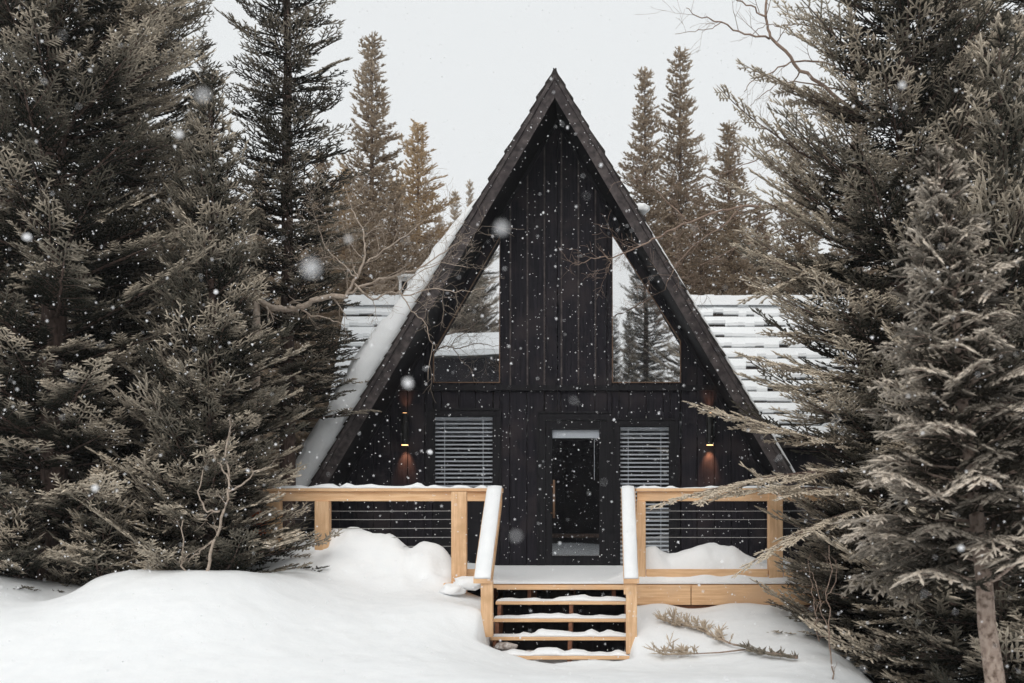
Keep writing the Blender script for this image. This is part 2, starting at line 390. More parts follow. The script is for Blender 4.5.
def blind(x0, x1, z0, z1, y, parent):
    mb = MB(); sp = .0585; z = z1-.05
    mb.box(x0+.01, x1-.01, y-.01, y+.035, z1-.045, z1-.003)
    while z > z0+.02:
        c, s_ = math.cos(R(24)), math.sin(R(24)); hw = .021
        sag = random.uniform(-.0015,.0015)
        yy = y+.014
        mb.prismx([(yy-hw*c, z-hw*s_+sag-.0028),(yy+hw*c, z+hw*s_+sag-.0028),(yy+hw*c, z+hw*s_+sag+.0028),(yy-hw*c, z-hw*s_+sag+.0028)], x0+.012, x1-.012); z -= sp
    for t in (.18, .82):
        x = x0+(x1-x0)*t; mb.box(x-.004, x+.004, y-.016, y-.012, z0+.01, z1-.03)
    return mb.build('blind', M['blind'], parent)
for k, sp in (('ll',(434,494,416,492)), ('lr',(619,670,426,566))):
    x0,x1,z0,z1 = wins[k]
    fr, ins = framed('window', [(x0,z0),(x1,z0),(x1,z1),(x0,z1)], YF-.045, .018, M['trim'], M['glass'], cabin, depth=.05)
    su = surround(*sp, .085); su.build('trim', M['trim'], fr)
    blind(x0, x1, z0, z1, YF+.005, fr)
# panels under the left window
pn = MB(); pn.box(fx(434), fx(494), YF-.055, YF-.035, 0.05, fz(500)); pn.build('panel', M['trim'], cabin)
# door
x0,x1,z0,z1 = wins['door']
door = empty('door', (x0-XC, 0, 0), cabin)
dm = MB(); w = .085
gx0, gx1, gz0, gz1 = fx(551), fx(600.5), fz(557), fz(428)
dm.box(x0+.006, gx0, YF-.03, YF+.015, .02, z1-.006); dm.box(gx1, x1-.006, YF-.03, YF+.015, .02, z1-.006)
dm.box(gx0+.001, gx1-.001, YF-.029, YF+.014, .02, gz0); dm.box(gx0+.001, gx1-.001, YF-.029, YF+.014, gz1, z1-.006)
for a in ((gx0,gx0+.018,gz0,gz1),(gx1-.018,gx1,gz0,gz1)): dm.box(a[0],a[1],YF-.038,YF-.031,a[2],a[3])
dm.box(gx0+.019,gx1-.019,YF-.038,YF-.031,gz0,gz0+.018); dm.box(gx0+.019,gx1-.019,YF-.038,YF-.031,gz1-.018,gz1)
dm.build('door_leaf', M['trim'], door)
g_ = MB(); g_.box(gx0+.001, gx1-.001, YF-.012, YF-.006, gz0+.001, gz1-.001); g_.build('pane', M['glass'], door)
s_ = surround(545.5, 606.5, 420, 566, .10); s_.build('door_frame', M['trim'], door)
h = MB(); h.tube([(gx0+.045, YF-.075, fz(518)), (gx0+.045, YF-.075, fz(480))], .017, 8); h.tube([(gx0+.045,YF-.075,fz(513)),(gx0+.0,YF-.035,fz(513))], .009, 6); h.tube([(gx0+.045,YF-.075,fz(485)),(gx0+.0,YF-.035,fz(485))], .009, 6)
h.build('handle', M['brownframe'], door, smooth=True)
b_ = MB(); b_.box(gx0+.02, gx1-.01, YF+.02, YF+.06, fz(438), fz(430)); 
for i in range(4): b_.box(gx0+.02, gx1-.01, YF+.018, YF+.062, fz(438)-.004-i*.0, fz(438)-.001)
b_.box(gx1-.09, gx1-.084, YF+.03, YF+.034, fz(480), fz(438)); b_.build('blind', M['blind'], door)
th = MB(); th.box(x0, x1, YF-.12, YF-.001, -.02, .018); th.build('threshold', M['trim'], door)
# furniture glimpsed through the door
bn = MB(); bn.box(-1.0,.1,YF+1.2,YF+1.6,.38,.43); bn.box(-.98,-.92,YF+1.22,YF+1.58,-.2,.38); bn.box(.02,.08,YF+1.22,YF+1.58,-.2,.38)
tag(bn.build('hall_bench', M['brownframe']), 'plain wooden bench dimly seen behind the door glass', 'bench')

# wall lamps
def lamp(px, parent):
    x = fx(px); e = empty('wall_lamp', (x-XC, -.13, fz(428)), parent)
    mb = MB(); n = 20; y = YF-.13; z0, z1 = fz(445), fz(414); r = .052
    mb.tube([(x,y,z0),(x,y,z0+.004),(x,y,z1-.004),(x,y,z1)], [r,r,r,r], n); mb.box(x-.03, x+.03, YF-.09, YF-.036, fz(434), fz(424))
    mb.build('shade', M['metal'], e, smooth=False)
    l = MB(); l.tube([(x,y,z0-.012),(x,y,z0-.002)], [.046,.046], n); l.build('lens', M['lens'], e)
    l = MB(); l.tube([(x,y,z1+.002),(x,y,z1+.006)], [.03,.03], n); l.build('lens', M['lens'], e)
    for zz, rot, pw in ((z0-.03, (0,0,0), 30), (z1+.03, (math.pi,0,0), 6)):
        ld = bpy.data.lights.new('lamp_beam', 'SPOT'); ld.energy = pw; ld.color = (1,.42,.2); ld.spot_size = R(56); ld.spot_blend = .8; ld.shadow_soft_size = .03
        lo = bpy.data.objects.new('lamp_beam', ld); col.objects.link(lo); lo.location = (x, y, zz); lo.rotation_euler = (R(24) if rot[0]==0 else math.pi-R(24), 0, 0)
        lo.location = (x, y, zz)
lamp(406.5, cabin); lamp(709, cabin)
#hk = MB(); hk.box(fx(696)-.02, fx(716), YF-.1, YF-.035, fz(389), fz(386)); hk.build('ledge', M['brownframe'], cabin)

# rear wing: gable roof running across, courses of snow
YR, ZR, YE, ZE = 19.0, EYE+(500-299)*19/F, 17.45, 1.9
WX0, WX1 = (347-600)*19/F, (846-600)*19/F
wg = MB()
wg.prismx([(YE,ZE-.12),(YR,ZR-.12),(YR+1.55,ZE-.12),(YR+1.55,ZE-.02),(YR,ZR-.02),(YE,ZE-.02)], WX0, WX1)
wroof = wg.build('wing_roof', M['shingle'], cabin)
ww = MB(); ww.box(WX0+.15, XC-2.6, YE+.25, YR+1.2, -.8, ZE+.1); ww.build('wing_wall', M['board'], cabin); ww = MB(); ww.box(XC+2.6, WX1-.15, YE+.25, YR+1.2, -.8, ZE+.1); ww.build('wing_wall', M['board'], cabin)
sl = math.hypot(YR-YE, ZR-ZE); dy, dz = (YR-YE)/sl, (ZR-ZE)/sl; ny, nz_ = -dz, dy
courses = 13; cl = sl/courses; rs = random.Random(3)
sh = MB(); sn = MB()
for c in range(courses):
    s0 = c*cl; x = WX0
    while x < WX1-.01:
        w = min(rs.uniform(.12,.26), WX1-x); t = .028+rs.uniform(0,.018); j = rs.uniform(-.02,.02)
        a = (YE+dy*(s0+j), ZE+dz*(s0+j)); b = (YE+dy*(s0+cl+.03), ZE+dz*(s0+cl+.03))
        sh.prismx([(a[0],a[1]-.01),(b[0],b[1]-.01),(b[0]+ny*.01,b[1]+nz_*.01),(a[0]+ny*t,a[1]+nz_*t)], x+.002, x+w-.002)
        # snow lying on the shingle, its lower lip uneven
        if True:
            lip = .012+abs(rs.gauss(0,.030)); st = .05+rs.uniform(0,.02)
            if rs.random() < .05: lip += .04
            a2 = (a[0]+dy*lip, a[1]+dz*lip); e2 = (YE+dy*(s0+cl+.012), ZE+dz*(s0+cl+.012))
            sn.prismx([(a2[0]+ny*(t+.001),a2[1]+nz_*(t+.001)),(e2[0]+ny*.025,e2[1]+nz_*.025),(e2[0]+ny*(.055),e2[1]+nz_*.055),(a2[0]+dy*.04+ny*(t+st),a2[1]+dz*.04+nz_*(t+st)),(a2[0]+ny*(t+st*.6),a2[1]+nz_*(t+st*.6))], x, x+w+.0005)
        x += w
sh.build('shingles', M['shingle'], wroof)
tag(sn.build('roof_snow', M['snow']), 'snow lying in rows on the shingles of the rear wing roof', kind='stuff')
rc = MB()
n = 60; pr = []
for i in range(n): 
    xa = WX0+(WX1-WX0)*i/n; xb = WX0+(WX1-WX0)*(i+1)/n; hh = .05+.03*rs.random()
    rc.prismx([(YR-.25,ZR-.14),(YR+.25,ZR-.14),(YR+.2,ZR+hh*.6),(YR,ZR+hh),(YR-.2,ZR+hh*.5)], xa, xb)
tag(rc.build('ridge_snow', M['snow']), 'low snow ridge along the top of the wing roof', kind='stuff')
v0 = (407-600)*18.7/F
vt = empty('roof_vent', (v0-XC, 18.7-YF, 4.0), cabin)
mb = MB(); a_ = 18.7
mb.box(v0-.12, v0-.08, a_-.1, a_+.1, 3.7, 4.72); mb.box(v0+.02, v0+.12, a_-.1, a_+.1, 3.7, 4.72); mb.box(v0-.079,v0+.019,a_-.07,a_+.1,3.7,4.42); mb.box(v0-.079,v0+.019,a_-.07,a_+.1,4.66,4.72); mb.box(v0-.14,v0+.14,a_-.13,a_+.13,4.722,4.77)
mb.build('vent_body', M['whitepaint'], vt)
mb = MB(); mb.box(v0-.078, v0+.018, a_-.04, a_, 4.421, 4.659); mb.build('louver', M['metal'], vt)

# lumpy snow strip generator along the steep left roof
def roof_strip(sg, z_top, z_bot, thick, y0, y1, name, label, seed):
    n = Vector((sg, 0, K)).normalized(); d = Vector((sg*K, 0, -1)).normalized(); rs = np.random.RandomState(seed)
    L = (z_top-z_bot)*math.hypot(1,K); ns, nyy = 90, 26; vs = []
    base = Vector((XC+sg*K*(ZA-z_top), 0, z_top))
    for i in range(ns+1):
        s = L*i/ns
        for j in range(nyy+1):
            y = y0+(y1-y0)*(j/nyy)**1.5
            nn = float(vnoise(np.array(s), np.array(y), .38, seed))*.16+float(vnoise(np.array(s), np.array(y), .13, seed+1))*.05
            ramp = min(1, s/1.9)**.6*min(1, (L-s)/.2+.3)
            edge = min(1, (y-y0)/.12+.5)
            t = max(.004, thick(s/L)*ramp*(1+nn*3.4)*edge**.35)
            p = base+d*s+n*(.03+t); vs.append((p.x, y+nn*.25*(j < 3), p.z))
    top = len(vs)
    for i in range(ns+1):
        s = L*i/ns
        for j in range(nyy+1):
            y = y0+(y1-y0)*(j/nyy)**1.5; p = base+d*s+n*.02; vs.append((p.x, y, p.z))
    fs = []; m = nyy+1
    for i in range(ns):
        for j in range(nyy):
            a = i*m+j; fs.append((a,a+1,a+m+1,a+m)); fs.append((top+a,top+a+m,top+a+m+1,top+a+1))
    for i in range(ns): fs.append((i*m, (i+1)*m, top+(i+1)*m, top+i*m)); a = i*m+nyy; fs.append((a, top+a, top+a+m, a+m))
    for j in range(nyy): fs.append((j, top+j, top+j+1, j+1)); a = ns*m+j; fs.append((a, a+1, top+a+1, top+a))
    mb = MB(); mb.add(vs, fs); o = mb.build(name, M['snow'], smooth=True); tag(o, label, kind='stuff')
roof_strip(-1, 5.0, -.6, lambda t: .29+.06*min(1, t*2.2), YB+.05, YF+7.9, 'roof_snow', 'thick snow bank sliding down the left slope of the steep roof', 11)
roof_strip(1, 4.7, -.6, lambda t: .035, YB+.02, YF+7.9, 'roof_snow', 'thin snow crust along the right slope of the steep roof', 21)
def blob(name, c, r, seed, label, sq=(1,1,.7), mat=None, kind='stuff'):
    bm = bmesh.new(); bmesh.ops.create_icosphere(bm, subdivisions=3, radius=1)
    for v in bm.verts:
        k = 1+.35*mnoise.noise(v.co*1.6+Vector((seed,0,0)))+.12*mnoise.noise(v.co*4+Vector((seed,3,0)))
        v.co = Vector((v.co.x*sq[0], v.co.y*sq[1], v.co.z*sq[2]))*k*r
    me = bpy.data.meshes.new(name); bm.to_mesh(me); bm.free(); me.materials.append(mat or M['snow']); me.polygons.foreach_set('use_smooth', [True]*len(me.polygons))
    o = bpy.data.objects.new(name, me); col.objects.link(o); o.location = c
    if label: tag(o, label, kind=kind)
    return o
tag(blob('snow_lump', P(641,209,YB+.15), .105, 4, None), 'round lump of snow perched on the upper right roof edge', 'snow lump')

# ------------------------------------------------------------------ deck and railings
YD = 12.35                 # front edge of the deck
YP = 12.55                 # railing plane
X = lambda px, d=YP: (px-PX0)*d/F
deck = empty('deck', (-1, YD, 0)); tag(deck, 'pale cedar deck with cable railing along the cabin front', 'deck')
DX0, DX1 = X(270), X(832)
mb = MB(); y = YD+.001
i = 0
while y < YF-.1:
    mb.box(DX0, DX1, y, y+.135, -.04, random.uniform(-.003,0)); y += .141
mb.build('decking', M['cedarX'], deck)
mb = MB(); mb.box(DX0, X(446), YD-.04, YD-.002, -.235, -.005); mb.build('rim_board', M['cedarX'], deck)
for a, b in ((X(634.5,YD), X(691,YD)-.006), (X(691,YD)+.002, DX1)):
    mb = MB(); mb.box(a, b, YD-.04, YD-.002, -.225, -.004, bev=.004); mb.build('rim_board', M['cedarX'], deck)
mb = MB(); mb.box(X(497,YD), X(634,YD), YD-.04, YD-.002, -.055, -.004, bev=.004); mb.build('rim_board', M['cedarX'], deck)
mb = MB(); mb.box(X(636,YD), DX1, YD-.012, YD+.04, -.36, -.232); mb.build('lower_board', M['shadedcedar'], deck)
mb = MB()
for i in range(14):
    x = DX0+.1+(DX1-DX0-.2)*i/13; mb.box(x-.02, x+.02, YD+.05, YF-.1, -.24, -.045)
mb.build('joists', M['shadedcedar'], deck)
mb = MB(); mb.box(DX0, DX1, YD+1.2, YD+1.3, -1.05, -.06); mb.build('underdeck_shade_sheet', M['board'], deck)  # black sheet standing in for the shade in the void under the deck
RT = EYE+12*YP/F-.005     # top of the cap rail
def post(x0p, x1p, zb, zt, y0=YP-.07, y1=YP+.07, par=deck, mat='cedarZ'):
    mb = MB(); mb.box(X(x0p), X(x1p), y0, y1, zb, zt, bev=.006); return mb.build('post', M[mat], par)
post(316,330,-.02,RT-.145); post(455,470,-.25,RT-.04, YD-.125, YD-.045); post(636.5,645.5,-.02,RT-.145); post(768,782,-.02,RT-.07)
post(268,281,-.02,RT-.145)
def rail_left():
    mb = MB(); mb.box(X(265), X(490), YP-.085, YP+.085, RT-.035, RT, bev=.005); mb.build('top_rail', M['cedarX'], deck)
    mb = MB(); mb.box(X(270), X(488), YP-.045, YP+.0, RT-.145, RT-.037, bev=.004); mb.build('rail_face', M['cedarX'], deck)
    mb = MB(); mb.box(X(636), X(832), YP-.085, YP+.085, RT-.035, RT, bev=.005); mb.build('top_rail', M['cedarX'], deck)
    mb = MB(); mb.box(X(637), X(832), YP-.045, YP+.0, RT-.145, RT-.037, bev=.004); mb.build('rail_face', M['cedarX'], deck)
rail_left()
for a, b in ((283,315),(331,488),(646,767),(783,832)):
    mb = MB(); mb.box(X(a), X(b), YP-.065, YP-.03, .075, .165, bev=.004); mb.build('bottom_rail', M['cedarX'], deck)
for zc in (511, 519.5, 528.5, 537.5, 546.5, 555.5):
    z = EYE+(500-zc)*YP/F
    for a, b in ((281,456),(645,832)):
        if zc > 540 and a > 600: continue
        mb = MB(); mb.tube([(X(a),YP+.075,z),(X((a+b)/2),YP+.075,z-.003),(X(b),YP+.075,z)], .0038, 5); mb.build('cable', M['steel'], deck)
# support board below left stair top
mb = MB(); mb.box(X(446,YD), X(484,YD), YD-.20, YD-.044, -.03, .03, bev=.004); mb.build('step_block', M['cedarX'], deck)

# stairs
stairs = empty('stairs', (-.4, 11.8, -.4)); tag(stairs, 'open cedar stairs with snow on each tread and sloping handrails', 'stairs')
SX0, SX1 = (497-600)*12.2/F, (629-600)*12.2/F
treads = []
for i in range(1, 5):
    zt = -.16*i; y1 = YD-.03-.28*(i-1)-.0; y0 = y1-.28
    a = SX0+(.05 if i == 4 else .0)-.0*i
    mb = MB(); mb.box(a, SX1-.012*(i > 3), y0, y1-.01, zt-.036, zt, bev=.004); mb.build('tread', M['cedarX'], stairs); treads.append((a, SX1, y0, y1-.01, zt))
mb = MB(); mb.box(SX0+.32, SX1-.4, 11.04-.0, 11.2, -.775, -.74, bev=.004); mb.build('tread', M['cedarX'], stairs); treads.append((SX0+.2, SX1-.3, 11.04, 11.2, -.74))
def stringer(x, w=.04):
    mb = MB(); pts = [(YD-.045,-.06)]
    for i in range(1, 5):
        yb = YD-.03-.28*(i-1); pts += [(yb-.012-(.003 if i==1 else 0), -.16*i-.04), (yb-.27, -.16*i-.04)]
    pts += [(YD-.03-.28*4+.01,-.95),(YD-.03-.28*3.2,-.95),(YD-.045,-.45)]
    mb.prismx(pts, x-w/2, x+w/2); mb.build('stringer', M['shadedcedar'], stairs)
stringer(SX0+.04); stringer((571-600)*12/F); stringer(SX1-.03)
# sloping handrails: from the deck rail down to the foot posts
def handrail(xa, xb, parent, px_post, zlow):
    y0, z0 = YP-.06, RT+.0; y1, z1 = 11.2, EYE-79*11.2/F
    mb = MB(); mb.prismx([(y0+.12,z0-.05),(y0+.12,z0),(y0,z0),(y1,z1),(y1,z1-.045),(y0,z0-.05)], xa, xb); mb.build('handrail', M['cedar'], parent)
    # side plate under the cap
    mb = MB(); xs_ = (xb-.04, xb-.004) if xa < -.5 else (xa+.004, xa+.04)
    mb.prismx([(y0,z0-.052),(y1+.03,z1-.047),(y1+.03,z1-.16),(y0,z0-.17)], *xs_); mb.build('rail_face', M['cedarX'], parent)
    # snow on the slope
    sm = MB(); nseg = 16; rs = random.Random(int(xa*100)); vs = []
    for i in range(nseg+1):
        t = i/nseg; y = y0+.1+(y1-y0-.1)*t; z = z0+(z1-z0)*max(0,(y0-y)/(y0-y1)); hh = .028+rs.uniform(-.006,.008)
        for xx, zz in ((xa+.004,0.001),(xa+.012,hh*.8),((xa+xb)/2,hh),(xb-.014,hh*.8),(xb-.006,0.001)): vs.append((xx+rs.uniform(-.002,.002), y, z+zz+ (0.002)))
    fs = [(i*5+k,i*5+k+1,(i+1)*5+k+1,(i+1)*5+k) for i in range(nseg) for k in range(4)]+[(i*5,(i+1)*5,(i+1)*5+4,i*5+4) for i in range(nseg)]+[(0,1,2,3,4),tuple(nseg*5+k for k in (4,3,2,1,0))]
    sm.add(vs, fs); o = sm.build('rail_snow', M['snow'], smooth=True)
    tag(o, 'snow strip on the left sloping stair handrail' if xa < -.5 else 'snow strip on the right sloping stair handrail', kind='stuff')
    pa, pb = px_post; mb = MB(); xx0, xx1 = (pa-600)*11.25/F, (pb-600)*11.25/F
    mb.box(xx0, xx1, 11.22, 11.31, zlow, z1-.02, bev=.005); mb.build('post', M['cedarZ'], parent)
handrail(X(487), X(503), stairs, (481,493), -.45)
handrail(X(621), X(635), stairs, (626,637), -.62)

# snow caps on flat rails, treads
def snow_bar(x0, x1, y0, y1, z, h, name, label, seed, step=.04, over=0):
    n = max(4, int((x1-x0)/step)); rs = random.Random(seed); vs = []; prof = (0, .09, .3, .5, .7, .91, 1)
    for i in range(n+1):
        x = x0+(x1-x0)*i/n; e = min(1, i/1.5+.15, (n-i)/1.5+.15)
        hh = h*max(.12, 1+2.0*float(vnoise(np.array(x*1.0), np.array(z+seed), .09, seed))+1.3*float(vnoise(np.array(x), np.array(z), .5, seed+1)))*e
        for k, p in enumerate(prof):
            kk = (1-abs(2*p-1)**4); fr = over*float(vnoise(np.array(x), np.array(z), .12, seed+5))*2 if k <= 1 else 0
            vs.append((x, y0+(y1-y0)*p-abs(fr)*.5, z+.002+hh*kk if 0 < k < 6 else z+.0015))
    m = len(prof)
    fs = [(i*m+k,i*m+k+1,(i+1)*m+k+1,(i+1)*m+k) for i in range(n) for k in range(m-1)]+[(i*m,(i+1)*m,(i+1)*m+m-1,i*m+m-1) for i in range(n)]+[tuple(range(m)), tuple(n*m+k for k in range(m-1,-1,-1))]
    mb = MB(); mb.add(vs, fs); o = mb.build(name, M['snow'], smooth=True); tag(o, label, kind='stuff'); return o
snow_bar(X(266), X(488), YP-.08, YP+.08, RT, .03, 'rail_snow', 'thin snow line on the left deck rail', 3)
snow_bar(X(637), X(832), YP-.08, YP+.08, RT, .02, 'rail_snow', 'thin snow line on the right deck rail', 4)
names = ['highest', 'second', 'third', 'fourth', 'lowest']
for i, (a, b, y0, y1, z) in enumerate(treads):
    snow_bar(a+.005, b-.005, y0+.012, y1-.0, z, .03, 'step_snow', 'snow on the %s stair tread' % names[i], 30+i)
tag(blob('snow_lump', (X(775),YP,RT+.02), .085, 9, None, (1.1,.9,.62)), 'rounded snow lump capping the right deck post', 'snow lump')

# snow lying on the deck
D = [(497,580,12.5),(560,583,12.4),(632,583,12.4),(612,575,13.2),(624,573,12.9),(500,566,15.3),(560,571,15.3),(600,572,15.2),(625,566,15.2),(560,575,13.8),(520,577,13.2),
     (285,575,12.9),(330,570,12.9),(370,570,12.9),(400,572,12.9),(445,574,12.9),(465,572,12.8),(478,576,12.8),
     (316,580,12.5),(360,580,12.5),(400,580,12.45),(440,580,12.45),(475,580,12.45),
     (646,550,12.7),(655,545,12.72),(665,560,12.7),(675,556,12.72),(690,549,12.75),(710,544,12.8),(735,547,12.8),(752,556,12.75),(765,566,12.7),(800,572,12.6),(825,575,12.6),
     (650,573,12.53),(690,573,12.53),(720,573,12.53),(750,573,12.53),(780,574,12.53),(690,560,13.1),(735,560,13.1),(650,564,13.1),
     (650,579,12.46),(680,579,12.46),(710,578,12.44),(740,578,12.44),(770,579,12.46),(800,580,12.46),(829,582,12.46),
     (300,560,14.8),(400,560,14.8),(450,562,14.8),(700,560,14.9),(760,562,14.9),(640,566,14.4),(480,570,13.6)]
dp = [tuple(P(*q)) for q in D]
fd = tps([(v[0],v[1],v[2]) for v in dp])
def deck_z(x, y):
    z = fd(x, y); z = z+np.clip((z-.05)/.2,.15,1)*(vnoise(x,y,.3,8)*.06+vnoise(x,y,.12,9)*.045+vnoise(x,y,.05,10)*.012)
    z = np.clip(z, .03, .7)
    # clear melt notch around the right front, and rounded front lip
    e = np.clip((y-(YD+.0))/.10, 0, 1)**.5; z = .004+(z-.004)*e
    return z
ds = sheet('deck_snow', np.arange(X(272), DX1-.03, .03), np.concatenate([np.arange(YD+.004, 12.75, .0125), np.arange(12.76, 13.4, .025), np.arange(13.4, YF-.045, .06), [YF-.04]]), deck_z, M['snow']); tag(ds, 'heaped snow lying over the deck boards', kind='stuff')

# ------------------------------------------------------------------ conifers
rng = np.random.default_rng(12)
def template(L, seed, lat_sp=.10, sub_sp=.055, seg=.047, width=.48):
    r = np.random.default_rng(seed); S = []; ST = []
    # S rows: p0(3) p1(3) ; ST rows: p0 p1 r0 r1
    n = max(3, int(L/.12)); mp = np.zeros((n+1,3)); mp[:,0] = np.linspace(0, L, n+1); mp[:,1] = np.cumsum(r.normal(0,.008,n+1)); mp[0] = 0
    at = lambda s: np.array([np.interp(s, mp[:,0], mp[:,k]) for k in range(3)])
    for i in range(n):
        t0, t1 = i/n, (i+1)/n
        ST.append((*mp[i], *mp[i+1], .004+.010*L*(1-t0), .004+.010*L*(1-t1)))
        if mp[i][0] > L*.35: S.append((*mp[i], *mp[i+1]))
    s = .1*L+.04; side = 1
    while s < L-.01:
        for side in (1, -1):
            if r.random() < .08: continue
            ll = (width*(L-s)*min(1, .35+1.6*s/L)+.10)*r.uniform(.65,1.1); ll = min(ll, 1.0)
            a = R(r.uniform(42,62)); el = r.uniform(-.10,.22)
            p = at(s+r.uniform(-.02,.02)); k = max(1, int(ll/seg)); d = np.array([math.cos(a), side*math.sin(a), el]); d /= np.linalg.norm(d)
            st0 = p.copy(); pts = [p]
            for q in range(k):
                d = d+np.array([.05, 0, r.uniform(-.05,.06)]); d /= np.linalg.norm(d); p = p+d*(ll/k); pts.append(p)
            for q in range(k):
                S.append((*pts[q], *pts[q+1]))
            ST.append((*pts[0], *pts[-1], .003+.004*ll, .0015))
            if ll > .1:
                u = .05
                while u < ll-.015:
                    f = u/ll*k; q = min(k-1, int(f)); b = pts[q]+(pts[q+1]-pts[q])*(f-q); dd = pts[q+1]-pts[q]; dd = dd/np.linalg.norm(dd)
                    pr = np.array([-dd[1], dd[0], 0]); pr /= np.linalg.norm(pr)
                    for s2 in (1,-1):
                        sl_ = min(.09, .04+.28*(ll-u))*r.uniform(.55,1.1)
                        e = dd*.64+pr*s2*.77+np.array([0,0,r.uniform(-.12,.28)]); e /= np.linalg.norm(e)
                        m = max(1, int(sl_/seg)); 
                        for w_ in range(m): S.append((*(b+e*sl_*w_/m), *(b+e*sl_*(w_+1)/m)))
                        if sl_ > .2:
                            h_ = b+e*sl_*.45; pr2 = np.cross(e,[0,0,1.]); 
                            for s3 in (1,-1):
                                g_ = e*.7+pr2*s3*.7+np.array([0,0,.1]); S.append((*h_, *(h_+g_*sl_*.36)))
                    u += sub_sp*r.uniform(.8,1.2)
        s += lat_sp*r.uniform(.75,1.25)
    return np.array(S), np.array(ST)
_T = {}
def get_template(L, v, dens):
    cls = [.2,.4,.7,1.1,1.6,2.2]; c = min(cls, key=lambda q: abs(math.log(q/L)))
    key = (c, v, dens)
    if key not in _T: _T[key] = template(c, int(c*100)+v*7, lat_sp=.10/dens, sub_sp=.055/dens)
    return _T[key], L/c
def crown_segs(Ht, z0, prof, nper, dz0, seed, pitch, curve, dens=1., jitter=.25, lean=(0,0), kink=None, droop_fine=0.):
    """branches round a trunk of height Ht from z0 up; returns shoots (n,6), frost-per-shoot (n), stems"""
    r = np.random.default_rng(seed); A = []; B = []; FR = []
    z = z0; az = r.uniform(0, 6.28)
    while z < Ht-.06:
        t = z/Ht; n = max(3, int(round(nper*(1-.35*t))))
        for i in range(n):
            az += 2*math.pi/n*r.uniform(.7,1.3)
            L = prof(t)*r.uniform(1-jitter*1.3, 1+jitter*.6)
            if L < .07: continue
            (S, ST), sc_ = get_template(L, int(r.integers(0,3)), dens)
            pt = pitch(t)+r.normal(0,.10); cv = curve(t)+r.normal(0,.05); roll = r.normal(0,.25); zz = z+r.uniform(-.5,.5)*dz0
            def xf(Pp):
                x, y, w = Pp[:,0]*sc_, Pp[:,1]*sc_, Pp[:,2]*sc_
                y2 = y*math.cos(roll)-w*math.sin(roll); w2 = y*math.sin(roll)+w*math.cos(roll)
                w2 = w2-droop_fine*np.abs(y2)
                x2 = x*math.cos(pt); zq = w2+x*math.sin(pt)+cv*x*x/max(L,.2)*1.0+ .10*np.sin(x/max(L,.1)*5+az)*L*.3
                c, s = math.cos(az), math.sin(az); lx = lean[0]*zz/Ht; ly = lean[1]*zz/Ht
                return np.stack([x2*c-y2*s+lx, x2*s+y2*c+ly, zq+zz], 1)
            A.append(np.hstack([xf(S[:,:3]), xf(S[:,3:6])])); q = ST.copy(); B.append(np.hstack([xf(ST[:,:3]), xf(ST[:,3:6]), ST[:,6:]*sc_]))
            rel = S[:,3]/max(S[:,3].max(),.1); rel = np.clip(rel+.45*np.abs(S[:,4])/max(np.abs(S[:,4]).max(),.1), 0, 1.2); FR.append((r.uniform(.7,1.1) if r.random() < .62 else r.uniform(.1,.45))*(.02+.98*np.clip((rel-.68)/.26, 0, 1))*r.uniform(.5,1.15,len(S)))
        z += dz0*(1-.45*t)*r.uniform(.8,1.2)
    # leader
    zt = np.arange(Ht-.55, Ht, .05); ld = np.stack([np.full(len(zt),lean[0]),np.full(len(zt),lean[1]),zt],1); A.append(np.hstack([ld, ld+[0,0,.05]])); FR.append(np.full(len(zt), .5))
    return np.concatenate(A), np.concatenate(FR), np.concatenate(B)
